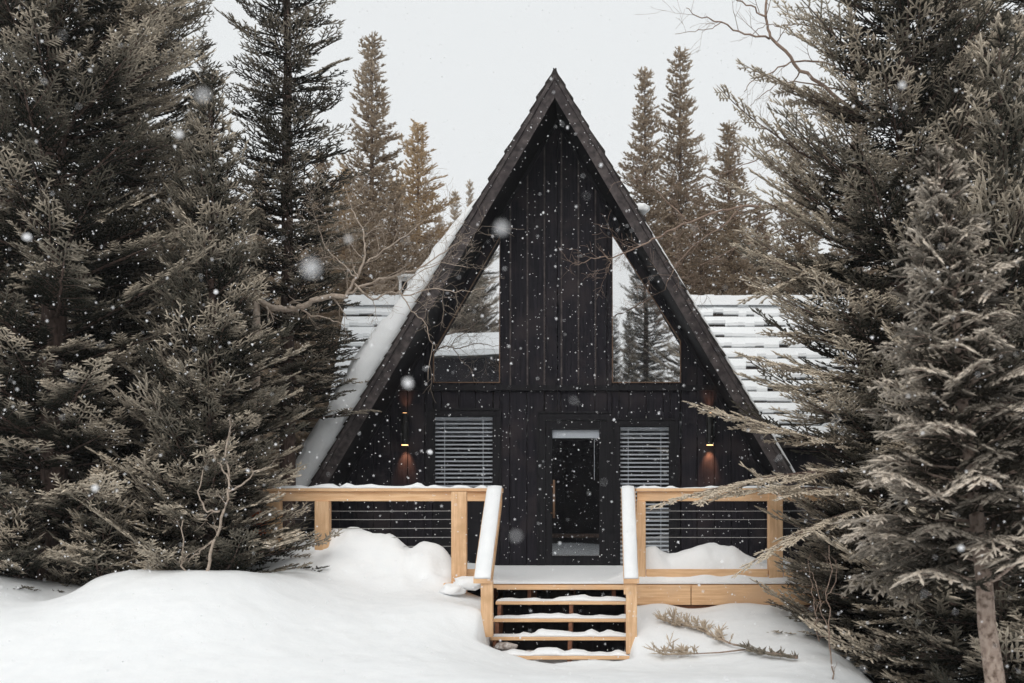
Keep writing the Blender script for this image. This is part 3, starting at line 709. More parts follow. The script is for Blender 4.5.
def needle_mesh(name, S, fr, mat, nn=10, nl=.019, nw=.0065, seed=1, core=.0088):
    r = np.random.default_rng(seed); p0, p1 = S[:,:3], S[:,3:6]; a = p1-p0; ln = np.linalg.norm(a,axis=1)+1e-9; ax = a/ln[:,None]
    rep = np.maximum(2, np.round(nn*ln/.07*(r.random(len(S))*.3+.85)).astype(int)); idx = np.repeat(np.arange(len(S)), rep); m = len(idx)
    t = r.random(m); base = p0[idx]+a[idx]*t[:,None]; axx = ax[idx]
    ref = np.tile([0,0,1.], (m,1)); sd = np.cross(axx, ref); sn_ = np.linalg.norm(sd,axis=1); bad = sn_ < .05; sd[bad] = [1,0,0]; sd /= np.linalg.norm(sd,axis=1)[:,None]
    up = np.cross(sd, axx)
    th = r.uniform(-.5, math.pi+.5, m)       # mostly sideways and upwards
    rad = sd*np.cos(th)[:,None]+up*np.sin(th)[:,None]
    dr = axx*.62+rad*.85; dr /= np.linalg.norm(dr,axis=1)[:,None]
    wv = np.cross(dr, r.normal(size=(m,3))); wv /= np.linalg.norm(wv,axis=1)[:,None]+1e-9
    L = nl*r.uniform(.7,1.15,m)[:,None]; Wd = nw*.5
    tri = np.stack([base-wv*Wd, base+wv*Wd, base+dr*L], 1)
    f = (.45+.55*np.clip(rad[:,2]+.2, 0, 1))*fr[idx]*r.uniform(.5,1.3,m)
    # cores of the shoots: tapered four-sided spindles
    up_ = np.cross(np.cross(ax, ref[:1]+0*ax), ax); un = np.linalg.norm(up_,axis=1); up_[un < .05] = [1,0,0]; up_ /= np.linalg.norm(up_,axis=1)[:,None]
    sd_ = np.cross(ax, up_); rr_ = (core*r.uniform(.75,1.25,len(S)))[:,None]; mid = p0+a*r.uniform(.45,.75,len(S))[:,None]
    q0 = p0-a*.35; q1 = p1+a*.28+ax*core*.5
    ring = [mid+up_*rr_*.8, mid+sd_*rr_*1.15, mid-up_*rr_*.8, mid-sd_*rr_*1.15]; fring = [fr, fr*.8, fr*.35, fr*.8]
    T_, FT = [], []
    for k in range(4):
        A_, B_ = ring[k], ring[(k+1)%4]; fa_, fb_ = fring[k], fring[(k+1)%4]
        T_ += [np.stack([q0, A_, B_], 1), np.stack([A_, q1, B_], 1)]; FT += [np.stack([fr*.6, fa_, fb_], 1), np.stack([fa_, fr*.95, fb_], 1)]
    V = np.concatenate([tri]+T_).reshape(-1,3); fv = np.concatenate([np.repeat(f, 3)]+[q.ravel() for q in FT])
    nt_ = len(V)//3
    me = bpy.data.meshes.new(name); me.vertices.add(len(V)); me.vertices.foreach_set('co', V.astype(np.float32).ravel())
    me.loops.add(len(V)); me.loops.foreach_set('vertex_index', np.arange(len(V), dtype=np.int32))
    me.polygons.add(nt_); me.polygons.foreach_set('loop_start', np.arange(0, len(V), 3, dtype=np.int32))
    me.update(calc_edges=False)
    at = me.attributes.new('frost', 'FLOAT', 'POINT'); at.data.foreach_set('value', fv.astype(np.float32))
    me.materials.append(mat); return me, nt_
def stem_mesh(name, B, mat):
    p0, p1, r0, r1 = B[:,:3], B[:,3:6], B[:,6:7], B[:,7:8]; a = p1-p0; a /= np.linalg.norm(a,axis=1)[:,None]+1e-9
    s = np.cross(a, [.1,.2,1.]); s /= np.linalg.norm(s,axis=1)[:,None]+1e-9; u = np.cross(s, a); V = []
    for p, rr in ((p0,r0),(p1,r1)):
        for k in range(3):
            c, d = math.cos(2.094*k), math.sin(2.094*k); V.append(p+(s*c+u*d)*rr)
    V = np.stack(V, 1); n = len(B); q = np.array([[0,1,4,3],[1,2,5,4],[2,0,3,5]]); I = (np.arange(n)[:,None,None]*6+q[None]).reshape(-1,4)
    me = bpy.data.meshes.new(name); me.vertices.add(n*6); me.vertices.foreach_set('co', V.astype(np.float32).ravel())
    me.loops.add(I.size); me.loops.foreach_set('vertex_index', I.ravel().astype(np.int32)); me.polygons.add(len(I)); me.polygons.foreach_set('loop_start', np.arange(0, I.size, 4, dtype=np.int32))
    me.update(calc_edges=False); me.materials.append(mat); return me
def trunk_mesh(name, Ht, r0, mat, lean=(0,0), seed=0, below=.3):
    mb = MB(); n = 14; pts = []; rr = []; rs = random.Random(seed)
    for i in range(n+1):
        t = i/n; z = -below+(Ht+below)*t; tt = max(0, z/Ht); pts.append((lean[0]*tt+rs.uniform(-.01,.01), lean[1]*tt+rs.uniform(-.01,.01), z)); rr.append(max(.006, r0*(1-t)**.85*(1.25 if i == 0 else 1)))
    mb.tube(pts, rr, 9); o = mb.build(name, mat, smooth=True); me = o.data; bpy.data.objects.remove(o); return me
protos = {}; TOT = 0
def proto(key, Ht, z0, prof, nper, dz, seed, pitch, curve, dens, mat, r0, frost_gain=1., nn=10, nl=.019, nw=.0065, bark='bark', lean=(0,0), jitter=.25, droop_fine=0., core=.0088):
    global TOT
    S, fr, B = crown_segs(Ht, z0, prof, nper, dz, seed, pitch, curve, dens, jitter, lean, None, droop_fine)
    me, n = needle_mesh(key+'_needles', S, np.clip(fr*frost_gain, 0, 1.2), mat, nn, nl, nw, seed, core); TOT += n
    protos[key] = dict(crown=me, branches=stem_mesh(key+'_branches', B, M[bark]), trunk=trunk_mesh(key+'_trunk', Ht, r0, M[bark], lean, seed), H=Ht)
    print('PROTO', key, 'shoots', len(S), 'tris', n)
def tree(key, name, x, y, rot, scale, label, cat='spruce tree', group=None, zb=None, crownmat=None):
    p = protos[key]; z = float(ground_z(x, y))-.05 if zb is None else zb
    e = empty(name, (x, y, z)); e.rotation_euler = (0,0,rot); e.scale = (scale if hasattr(scale,'__len__') else (scale,)*3); tag(e, label, cat, group)
    for part in ('trunk', 'branches', 'crown'):
        o = bpy.data.objects.new(part, p[part]); col.objects.link(o); o.parent = e
    return e
TX = lambda px, d: (px-600)*d/F

# prototypes ------------------------------------------------------
big = lambda Rm: (lambda t: Rm*min(1, .72+t*1.1)*(1-t)**.72*1.12)
proto('big_spruce', 13.5, .15, big(2.15), 10, .32, 3, lambda t: -.22+.75*t, lambda t: .34-.15*t, .88, M['fol'], .16)
proto('broad_spruce', 11.0, .25, lambda t: 1.98*min(1, .62+.9*t)*(1-t)**.5*1.1, 11, .32, 5, lambda t: -.14+.6*t, lambda t: .24-.08*t, .88, M['fol'], .15, frost_gain=1.15, bark='bark')
proto('young_fir', 5.6, .12, lambda t: 1.32*(1-t)**.85+.04, 9, .20, 9, lambda t: -.05+.6*t, lambda t: .28, .92, M['fol'], .085, frost_gain=1.0)
proto('dusted_spruce', 4.35, 1.4, lambda t: 1.42*min(1,.4+2.2*t)*(1-t)**.85+.05, 8, .16, 17, lambda t: -.02+.85*t, lambda t: -.30+.2*t, .85, M['fol2'], .085, frost_gain=1.2, nn=20, nl=.021, nw=.0062, core=.0105, bark='palebark', lean=(-.47,0), droop_fine=.5)
proto('sparse_spruce', 12.0, 2.8, lambda t: 1.3*(1-t)**.6+.06, 9, .26, 23, lambda t: -.25+.75*t, lambda t: .18, .85, M['fol'], .13, frost_gain=.7)
def bgproto(key, Ht, prof, seed, mat, fg, z0=1.0, nper=9, dz=.3, dens=.6, nw=.016, nl=.05):
    proto(key, Ht, z0, prof, nper, dz, seed, lambda t: -.3+.9*t, lambda t: .1, dens, mat, .14, frost_gain=fg, nn=4, nl=nl, nw=nw, core=.018, jitter=.4)
bgproto('brown_spire', 13.0, lambda t: 1.5*(1-t)**.8+.16, 31, M['folb'], .6)
bgproto('golden_fir', 10.5, lambda t: 2.5*(1-t)**.9+.16, 37, M['folg'], .5, nper=8, dz=.3)
bgproto('dark_bg', 12.5, lambda t: 2.6*(1-t)**.8+.1, 41, M['folb'], .3)
proto('sapling', 1.25, .08, lambda t: .5*(1-t)+.05, 6, .10, 47, lambda t: .3+.3*t, lambda t: .1, 1., M['fol'], .02, frost_gain=1.3)

# left hand group
tree('big_spruce', 'spruce_tree', TX(55,12.0), 12.0, .4, 1, 'tallest dark spruce filling the left edge of the photo')
tree('young_fir', 'fir_tree', TX(212,11.9), 11.9, 1.3, 1.0, 'medium fir with pale dusted shoots between the left spruces', 'fir tree')
tree('sparse_spruce', 'spruce_tree', TX(287,14.6), 14.6, 2.0, (1.0,1.0,.98), 'tall thin dark spruce left of the cabin roof')
tree('sparse_spruce', 'spruce_tree', TX(203,18.5), 18.5, 4.0, (.62,.62,.80), 'slim spire spruce showing in the gap between the left trees')
tree('big_spruce', 'spruce_tree', TX(135,14.5), 14.5, 3.3, (.95,.95,.85), 'dark spruce standing behind the leftmost spruce')
tree('big_spruce', 'spruce_tree', TX(-60,13.5), 13.5, 5.0, .95, 'spruce cut off by the left edge of the photo')
tree('young_fir', 'fir_tree', TX(222,13.2), 13.2, 4.4, (.7,.7,.72), 'short fir beside the left end of the deck', 'fir tree')
tree('young_fir', 'fir_tree', TX(120,12.9), 12.9, 2.4, (1.1,1.1,.9), 'fir with drooping boughs behind the left snow bank', 'fir tree')
tree('sapling', 'fir_sapling', TX(103,11.25), 11.25, .7, 1.0, 'little fir sapling poking up behind the snow bank, left one of the row', 'fir sapling', 'fir saplings behind the snow bank')
tree('sapling', 'fir_sapling', TX(18,11.2), 11.2, 2.7, .8, 'little fir sapling at the far left edge behind the bank', 'fir sapling', 'fir saplings behind the snow bank')
tree('sapling', 'fir_sapling', TX(160,11.5), 11.5, 4.7, .9, 'little fir sapling beneath the medium fir', 'fir sapling', 'fir saplings behind the snow bank')
# right hand group
tree('broad_spruce', 'spruce_tree', TX(905,11.6), 11.6, .9, 1, 'broad spruce with long boughs reaching over the right deck rail', zb=-.95)
tree('dusted_spruce', 'spruce_tree', TX(1004,7.6), 7.6, 0, 1, 'leaning spruce with snow dusted drooping boughs and pale bare lower trunk', zb=-.95)
tree('young_fir', 'fir_tree', TX(1000,10.2), 10.2, 2.1, (1.25,1.25,1.15), 'bushy fir right of the broad spruce trunk', 'fir tree', zb=-1.0)
tree('young_fir', 'fir_tree', TX(880,11.3), 11.3, 5.1, (1.05,1.05,.62), 'low dark fir at the right end of the deck', 'fir tree', zb=-1.0)
tree('big_spruce', 'spruce_tree', TX(1045,14), 14.0, 1.1, .95, 'pale green spruce at the upper right edge')
tree('big_spruce', 'spruce_tree', TX(960,16), 16.0, 4.1, .85, 'spruce behind the broad right spruce')

# background conifers
BG = [('brown_spire',372,30,29,1.25,'thin brown spire conifer rising left of the roof, higher than its neighbours'),
      ('golden_fir',418,122,33,1.4,'golden brown fir just left of the roof slope'),
      ('brown_spire',645,65,30,1.1,'shorter of the twin brown spires right of the roof peak'),
      ('brown_spire',680,45,31,1.2,'taller of the twin brown spires right of the roof peak'),
      ('brown_spire',729,118,28,1.2,'thin brown conifer between the twin spires and the broad spruce'),
      ('golden_fir',345,165,30,1.2,'golden fir low behind the left end of the wing roof'),
      ('dark_bg',395,185,27,1.1,'brown conifer just behind the left wing roof ridge'),
      ('dark_bg',322,150,24,.9,'brown conifer behind the bare aspen limb'),
      ('dark_bg',700,190,27,1.15,'brown conifer low above the right wing ridge'),
      ('brown_spire',760,200,29,1.2,'slender brown conifer over the right wing ridge'),
      ('dark_bg',664,195,34,1.2,'brown conifer filling beneath the twin spires'),
      ('dark_bg',800,140,26,.9,'brown conifer just left of the broad spruce'),
      ('brown_spire',455,188,46,.8,'tiny distant spire beside the left roof slope'),
      ('brown_spire',470,178,50,.7,'thin faint distant spire nearest the left roof slope'),
      ('dark_bg',440,215,40,.8,'distant conifer low beside the left roof slope'),
      ('brown_spire',735,205,25,1.1,'brown conifer right behind the right wing ridge'),
      ('brown_spire',365,195,24,1.1,'brown conifer right behind the left end of the wing ridge'),
      ('dark_bg',430,232,30,.9,'small brown conifer touching the left roof slope'),
      ('dark_bg',260,170,26,.9,'brown conifer behind the tall thin dark spruce'),
      ('dark_bg',295,240,22,.7,'brown conifer behind the left end of the deck'),
      ('dark_bg',180,150,27,.9,'brown conifer behind the left trees'),
      ('dark_bg',90,160,25,.9,'brown conifer behind the leftmost spruce'),
      ('dark_bg',10,140,24,.9,'brown conifer behind the left photo edge'),
      ('dark_bg',860,120,25,1.,'brown conifer behind the broad spruce'),
      ('dark_bg',940,110,24,1.,'brown conifer behind the bushy fir'),
      ('dark_bg',1010,100,26,1.,'brown conifer behind the right photo edge')]
for i, (k, px, py, d, s, lb) in enumerate(BG):
    x = TX(px, d); z = float(ground_z(x, d)); top = EYE+(500-py)*d/F; hs = (top-z)/protos[k]['H']
    tree(k, 'conifer', x, d, i*1.7, (s, s, hs), lb, 'conifer', 'brown conifers behind the cabin', zb=z-.1)
# bare-stemmed woods farther back
ws = random.Random(9); fw = 0
for i in range(34):
    d = ws.uniform(38, 75); px = ws.uniform(-150, 1200)
    if 430 < px < 640: continue
    x = TX(px, d); z = float(ground_z(x, d)); top = EYE+(500-ws.uniform(190,300))*d/F
    k = ws.choice(['dark_bg','brown_spire'])
    tree(k, 'conifer', x, d, ws.uniform(0,6), (1,1,(top-z)/protos[k]['H']), 'one of the distant conifers in the wood behind the cabin', 'conifer', 'distant wood behind the cabin', zb=z-.1)
# trees behind the viewpoint, mirrored in the upper windows
for px_, y_, k, s in ((-7.3,-18.5,'broad_spruce',1.95),(-6.6,-21,'broad_spruce',1.3),(-9.5,-19,'big_spruce',1.2),(-6.9,-21.5,'broad_spruce',1.9),(4.7,-17.5,'broad_spruce',1.5),(2.2,-21,'sparse_spruce',1.5),(1.3,-18,'sparse_spruce',.85),(4.6,-19.5,'big_spruce',.98),(.6,-20,'sparse_spruce',.85),(-9,-6,'broad_spruce',1.),(8,-6,'broad_spruce',1.)):
    tree(k, 'spruce_tree', px_, y_, y_*2.1, s, 'spruce mirrored in the upper cabin windows', 'spruce tree', 'spruces across the road, mirrored in the windows', zb=-.8)

# snow-dusted long boughs of the broad spruce reaching over the rail
def bough(root, tip, seed, droop, name_parent, fr=.8, mat='fol', wid=.36):
    root, tip = Vector(root), Vector(tip); v = tip-root; L = v.length
    S, ST = template(L, seed, width=wid, lat_sp=.095, sub_sp=.055)
    ax = v.normalized(); sd = ax.cross(Vector((0,0,1))).normalized(); up = sd.cross(ax)
    Mx = np.array([[ax.x,ax.y,ax.z],[-sd.x,-sd.y,-sd.z],[up.x,up.y,up.z]])
    def xf(Pp):
        q = Pp.copy(); q[:,2] += droop*4*(q[:,0]/L)*(1-q[:,0]/L); q[:,2] -= .25*np.abs(q[:,1]); return q@Mx+np.array(root)
    SS = np.hstack([xf(S[:,:3]), xf(S[:,3:])]); BB = np.hstack([xf(ST[:,:3]), xf(ST[:,3:6]), ST[:,6:]])
    return SS, BB
owner = [o for o in bpy.data.objects if o.get('label','').startswith('broad spruce with long')][0]
def shift(me, o):
    me.transform((Matrix.Translation(o.location) @ Matrix.Rotation(o.rotation_euler.z,4,'Z')).inverted())
for i, (rt, tp, dr) in enumerate([(P(870,250,11.6),P(745,300,11.2),.02),(P(870,350,11.6),P(765,330,11.4),.02),(P(880,400,11.5),P(775,385,11.3),.03),(P(880,440,11.5),P(800,445,11.2),.05),(P(890,450,11.3),P(688,402,11.1),-.05),(P(880,470,11.2),P(655,506,11.0),.10),(P(900,385,11.3),P(735,352,11.2),-.04),(P(890,500,11.0),P(700,500,10.9),.12),(P(880,505,10.9),P(735,575,10.7),.10),
                                  (P(905,200,11.6),P(718,84,11.5),-.12),(P(905,130,11.6),P(738,62,11.7),-.05),(P(905,300,11.5),P(735,245,11.3),-.06),(P(905,250,11.5),P(722,180,11.4),-.08)]):
    a, b = bough(rt, tp, 300+i, dr, None)
    sm = stem_mesh('bough_stems', b, M['bark']); shift(sm, owner); bo = bpy.data.objects.new('bough', sm); col.objects.link(bo); bo.parent = owner
    me, n = needle_mesh('bough_needles', a, np.full(len(a), .85), M['fol'], 10, .019, .0065, 5, .009); shift(me, owner); o = bpy.data.objects.new('needles', me); col.objects.link(o); o.parent = bo
print('TOTAL NEEDLE TRIS', TOT)

# ------------------------------------------------------------------ bare trees and twigs
def grow(mb, p, d, L, r, depth, rs, up=.0, spread=.7, n=6):
    pts = [p]; rad = [r]; d = d.normalized(); q = p.copy()
    for i in range(n):
        d = (d+Vector((rs.gauss(0,.16), rs.gauss(0,.12), rs.gauss(0,.16)+up))).normalized(); q = q+d*(L/n); pts.append(q.copy()); rad.append(max(.0016, r*(1-.75*(i+1)/n)))
        if depth > 0 and i >= 1 and rs.random() < .85:
            a = Vector((rs.gauss(0,1), rs.gauss(0,.7), rs.gauss(0,1))); a = (a-d*a.dot(d)).normalized()
            grow(mb, q.copy(), d*(1-spread*.3)+a*spread, L*rs.uniform(.42,.7), rad[-1]*.75, depth-1, rs, up, spread, max(4,n-1))
    mb.tube(pts, rad, 5 if r > .01 else 3)
def limb(mb, path, d, r0, r1, rs, depth=2, tw=.45, every=1, up=.02):
    pts = []
    P3 = [P(a[0], a[1], a[2] if len(a) > 2 else d) for a in path]
    for i in range(len(P3)-1):
        for k in range(4):
            t = k/4; a, b = P3[i], P3[i+1]; m = a.lerp(b, t)
            pts.append(m+Vector((rs.gauss(0,.008), rs.gauss(0,.02), rs.gauss(0,.008))))
    pts.append(P3[-1]); n = len(pts); rad = [r0+(r1-r0)*i/(n-1) for i in range(n)]
    mb.tube(pts, rad, 7)
    for i in range(2, n, every):
        dd = (pts[i]-pts[i-1]).normalized(); a = Vector((rs.gauss(0,1), rs.gauss(0,.6), rs.gauss(0,1))); a = (a-dd*a.dot(dd)).normalized()
        grow(mb, pts[i], dd*.7+a*.8, tw*rs.uniform(.5,1.2), rad[i]*.5, depth, rs, up)
rs = random.Random(21)
# left aspen
at_ = empty('bare_tree', P(258,560,13.2)); tag(at_, 'bare pale aspen hidden by spruces with a crooked limb toward the left roof', 'bare tree')
mb = MB(); x0 = TX(258,13.2); mb.tube([(x0-.1,13.2,-.8),(x0-.05,13.2,.8),(x0-.05,13.25,2.2),(x0-.02,13.2,3.0),(x0-.02,13.22,3.33)], [.08,.075,.06,.05,.035], 9)
mb.build('trunk', M['aspen'], at_, smooth=True)
mb = MB()
limb(mb, [(258,300),(272,308),(288,310),(302,307),(316,299),(330,296),(345,297)], 13.2, .040, .030, rs, 1, .3, 6)
limb(mb, [(345,297),(352,286),(362,268),(366,250),(362,228),(352,210),(346,190)], 13.2, .022, .005, rs, 2, .5, 2)
limb(mb, [(366,262),(385,250),(400,240),(415,228),(430,215)], 13.2, .012, .003, rs, 2, .45, 2)
limb(mb, [(345,297),(360,286),(385,278),(405,274),(425,266),(445,252),(462,240)], 13.2, .018, .004, rs, 2, .45, 2)
limb(mb, [(355,284),(372,300),(392,292),(410,295),(432,288),(455,292),(485,288)], 13.2, .014, .003, rs, 2, .4, 2)
limb(mb, [(300,308),(312,316),(330,318),(345,326)], 13.2, .012, .004, rs, 1, .3, 3)
limb(mb, [(400,292),(412,310),(425,322),(432,345),(428,380)], 13.2, .008, .003, rs, 1, .35, 3)
limb(mb, [(355,278),(340,262),(325,248),(318,225)], 13.2, .010, .003, rs, 2, .4, 2)
limb(mb, [(395,296),(410,278),(440,262),(470,268)], 13.2, .008, .003, rs, 2, .35, 2)
mb.build('limbs', M['aspen'], at_, smooth=True)
# right aspen
rt_ = empty('bare_tree', P(868,575,13.3)); tag(rt_, 'bare aspen hidden by the broad spruce, one long branch crossing the right gable', 'bare tree')
mb = MB(); a = [P(868,590,13.3),P(864,400,13.3),P(858,215,13.3),P(855,110,13.3),P(852,60,13.3),P(850,-20,13.3)]; mb.tube(a, [.06,.055,.05,.044,.034,.012], 10); mb.build('trunk', M['aspen'], rt_, smooth=True)
mb = MB()
limb(mb, [(858,190),(830,198),(803,200),(775,205),(742,207),(715,212),(690,222),(660,236),(635,248),(612,258)], 13.3, .022, .008, rs, 2, .4, 2)
limb(mb, [(612,258),(598,257),(585,262),(572,264)], 13.3, .008, .003, rs, 1, .25, 2)
limb(mb, [(690,222),(672,205),(655,190),(642,182)], 13.3, .010, .003, rs, 2, .35, 2)
limb(mb, [(742,207),(725,225),(700,240),(678,262),(665,290)], 13.3, .012, .003, rs, 2, .4, 2)
limb(mb, [(858,205),(803,215),(770,235),(735,250),(700,265)], 13.3, .014, .004, rs, 2, .45, 2)
limb(mb, [(854,110),(825,88),(800,70),(780,45),(770,38),(766,18),(767,-10)], 13.3, .024, .014, rs, 1, .4, 6)
limb(mb, [(770,38),(750,36),(728,26),(710,19),(695,16),(686,8)], 13.3, .013, .004, rs, 1, .45, 4)
limb(mb, [(766,18),(755,8),(738,0),(720,-8)], 13.3, .012, .006, rs, 1, .45, 4)
limb(mb, [(722,22),(712,28),(695,31),(675,34)], 13.3, .006, .003, rs, 1, .3, 4)
limb(mb, [(853,75),(825,62),(800,60),(782,66),(766,75),(752,80),(744,92)], 13.3, .014, .004, rs, 1, .35, 4)
limb(mb, [(854,92),(800,82),(778,84),(762,95),(750,106)], 13.3, .010, .003, rs, 1, .3, 4)
limb(mb, [(851,30),(800,24),(780,25),(765,24),(753,34)], 13.3, .009, .003, rs, 1, .3, 4)
limb(mb, [(856,135),(803,140),(780,145),(755,160),(730,170),(705,178)], 13.3, .012, .003, rs, 2, .4, 2)
mb.build('limbs', M['twig'], rt_, smooth=True)
# leafless saplings in the snow
def sap(paths, d, label, mat, r0, seed, tw=.16):
    rs = random.Random(seed); e = empty('bare_sapling', P(*paths[0][0], d)); tag(e, label, 'sapling')
    for i, pth in enumerate(paths):
        mb = MB(); limb(mb, pth, d, r0 if i == 0 else r0*.6, r0*.3, rs, 1, tw, 5); mb.build('stem' if i == 0 else 'branch', M[mat], e, smooth=True)
sap([[(204,580),(210,555),(220,528),(226,505),(231,480),(226,455),(230,425),(231,418)],[(229,492),(245,483),(255,472),(268,467)],[(231,480),(222,470),(214,455),(210,448)],[(222,512),(208,512),(200,500),(203,470)],[(213,540),(200,550),(188,562)],[(185,578),(180,555),(183,520)]], 10.95,
    'pale leafless sapling standing in front of the medium fir', 'aspen', .017, 3)
sap([[(834,690),(832,660),(829,630),(827,600),(831,570),(829,545)],[(829,632),(820,610),(817,585),(812,572)],[(827,600),(834,585),(838,565)]], 9.6, 'taller thin leafless sapling at the edge of the right snow mound', 'twig', .008, 5, .12)
sap([[(818,640),(815,612),(812,585),(808,560)],[(815,612),(822,600),(826,588)]], 10.2, 'shorter thin leafless sapling beside the right snow mound', 'twig', .006, 6, .1)

# fallen branch on the snow
fb = empty('fallen_branch', P(730,645,11.0)); tag(fb, 'broken dry spruce branch lying on the snow below the deck', 'branch')
def on_snow(px, py):
    # march along the view ray to the snow surface
    for d in np.arange(9.4, 12.3, .02):
        v = P(px, py, float(d))
        if v.z <= float(ground_z(v.x, v.y))+.01: return v+Vector((0,0,.025))
    return P(px, py, 11)
mb = MB(); path = [on_snow(*q) for q in ((797,661),(775,658),(757,655),(745,650),(733,648),(715,640),(702,633),(688,629),(674,627),(662,622))]
mb.tube([p+Vector((0,0,.01)) for p in path], [.018,.016,.014,.012,.010,.009,.008,.006,.004,.003], 6)
path2 = [on_snow(*q) for q in ((745,652),(720,655),(700,656),(680,657),(662,657))]; mb.tube(path2, [.009,.008,.006,.004,.003], 5)
mb.build('stem', M['twig'], fb, smooth=True)
seg = []
rs2 = np.random.default_rng(4)
for pp, lo in ((path, 4), (path2, 2)):
    for i in range(lo, len(pp)-1):
        for k in range(14):
            b = np.array(pp[i].lerp(pp[i+1], rs2.random())); dv = np.array(pp[i+1]-pp[i]); dv /= np.linalg.norm(dv)
            e = dv*.6+np.array([rs2.normal(0,.5), rs2.normal(0,.6), abs(rs2.normal(0,.35))+.1]); e /= np.linalg.norm(e); l = rs2.uniform(.07,.22); m_ = b+e*l*.5; seg.append((*b, *m_)); seg.append((*m_, *(b+e*l)))
            for _q in range(2):
                e2 = e*.6+rs2.normal(0,.5,3); e2[2] = abs(e2[2]); seg.append((*m_, *(m_+e2/np.linalg.norm(e2)*l*.45)))
me, n = needle_mesh('dry_needles', np.array(seg), np.full(len(seg), .9), M['folb'], 7, .020, .007, 3, .007)
me.transform(Matrix.Translation(-fb.location)); o = bpy.data.objects.new('needles', me); col.objects.link(o); o.parent = fb
seg = []
for i in range(0, 3):
    for k in range(34):
        b = np.array(path[i].lerp(path[i+1], rs2.random())); e = np.array([rs2.normal(-.6,.6), rs2.normal(0,.5), abs(rs2.normal(0,.5))]); e /= np.linalg.norm(e); l = rs2.uniform(.04,.09); seg.append((*b, *(b+e*l)))
me, n = needle_mesh('bark_scales', np.array(seg), np.full(len(seg), .3), M['fol'], 7, .020, .009, 3, .01)
me.transform(Matrix.Translation(-fb.location)); o = bpy.data.objects.new('broken_butt', me); col.objects.link(o); o.parent = fb
# small rocks at the left bottom, exposed soil at the stair foot
for px, py, r, lb in ((43,679,.03,'small reddish stone on the snow at bottom left'),(8,679,.05,'flat brown stone on the snow in the bottom left corner')):
    v = on_snow(px, py); tag(blob('stone', v-Vector((0,0,.01)), r, px, None, (1.2,1,.8), M['rock']), lb, 'stone')
for px, py, r, lb in ((506,646,.085,'rough dirty lump of ice under the left end of the lowest stairs'),(535,655,.10,'smaller dirty ice lump under the middle of the lowest stairs')):
    tag(blob('ice_lump', P(px,py,11.45), r, px, None, (1.5,1,.45), M['dirtyice']), lb, 'ice lump')
# little snow clods on the left deck edge
for i, (px, py, d, r) in enumerate(((452,590,12.0,.10),(468,583,12.1,.12),(430,577,12.35,.06))):
    tag(blob('snow_clod', P(px,py,d), r, i+40, None, (1.3,1,.7)), ['snow clod lying in front of the left stair post','snow clod tucked against the left stair post','small snow clod on the left deck edge'][i], 'snow clod')
# orange shovel leaning by the left end of the deck
e = empty('snow_shovel', P(262,560,13.0)); tag(e, 'orange snow shovel leaning at the left end of the deck', 'shovel')
mb = MB(); v = P(262,520,13.0); mb.prism([(v.x-.10,v.z-.22),(v.x+.10,v.z-.22),(v.x+.12,v.z+.05),(v.x+.05,v.z+.10),(v.x-.05,v.z+.10),(v.x-.12,v.z+.05)], 13.0, 13.03); mb.build('scoop', M['orange'], e)
mb = MB(); mb.tube([(v.x,13.03,v.z+.05),(v.x+.03,13.15,v.z-.8+.0)] if False else [(v.x,13.03,v.z-.2),(v.x+.0,13.05,-.85)], .016, 6); mb.build('shaft', M['orange'], e)

# ------------------------------------------------------------------ house across the road, mirrored in the upper windows
nb = empty('neighbour_cabin', (-1, -11, 0)); tag(nb, 'dark cabin with snowy roof, mirrored in the upper windows', 'cabin')
mb = MB(); mb.box(-9, -1.4, -16, -11, -.9, 6.4); mb.build('wall', M['board'], nb)
mb = MB(); mb.prismx([(-10.4,6.6),(-13.5,7.75),(-16.6,6.6),(-16.6,6.4),(-13.5,7.5),(-10.4,6.4)], -9.4, -1.0); mb.build('roof', M['snow'], nb)

gg = empty('sky_blocker', (4, -11, 0)); tag(gg, 'low dark garage with a snowy flat top, unseen, added to keep sky out of the door glass', 'blocker')  # unseen block added behind the camera so the door glass reflects no sky
mb = MB(); mb.box(-1.39, 9, -15.5, -11.2, -.9, 4.3); mb.build('wall', M['board'], gg)
mb = MB(); mb.box(-1.38, 9.2, -15.7, -11.0, 4.302, 4.5, bev=.05); mb.build('roof', M['snow'], gg)

# ------------------------------------------------------------------ falling snow
def flakes(name, n, dlo, dhi, rlo, rhi, seed):
    r = np.random.default_rng(seed)
    d = (r.random(n)*(dhi**3-dlo**3)+dlo**3)**(1/3); px = r.uniform(-60, 1084, n); py = r.uniform(-40, 720, n)
    c = np.stack([(px-600)*d/F, d, EYE+(500-py)*d/F], 1)
    c = c[(c[:,2] > -.5)]; n = len(c); rad = r.uniform(rlo, rhi, n)*np.where(r.random(n) < .1, 1.5, 1)
    t = (1+5**.5)/2
    ico = np.array([(-1,t,0),(1,t,0),(-1,-t,0),(1,-t,0),(0,-1,t),(0,1,t),(0,-1,-t),(0,1,-t),(t,0,-1),(t,0,1),(-t,0,-1),(-t,0,1)])/math.sqrt(1+t*t)
    fa = np.array([(0,11,5),(0,5,1),(0,1,7),(0,7,10),(0,10,11),(1,5,9),(5,11,4),(11,10,2),(10,7,6),(7,1,8),(3,9,4),(3,4,2),(3,2,6),(3,6,8),(3,8,9),(4,9,5),(2,4,11),(6,2,10),(8,6,7),(9,8,1)])
    V = c[:,None,:]+ico[None]*rad[:,None,None]*(1+.35*r.normal(size=(n,12,1)).clip(-1,1)); I = (fa[None]+np.arange(n)[:,None,None]*12).reshape(-1,3)
    me = bpy.data.meshes.new(name); me.from_pydata(V.reshape(-1,3).tolist(), [], I.tolist()); me.materials.append(M['flake'])
    o = bpy.data.objects.new(name, me); col.objects.link(o); return o
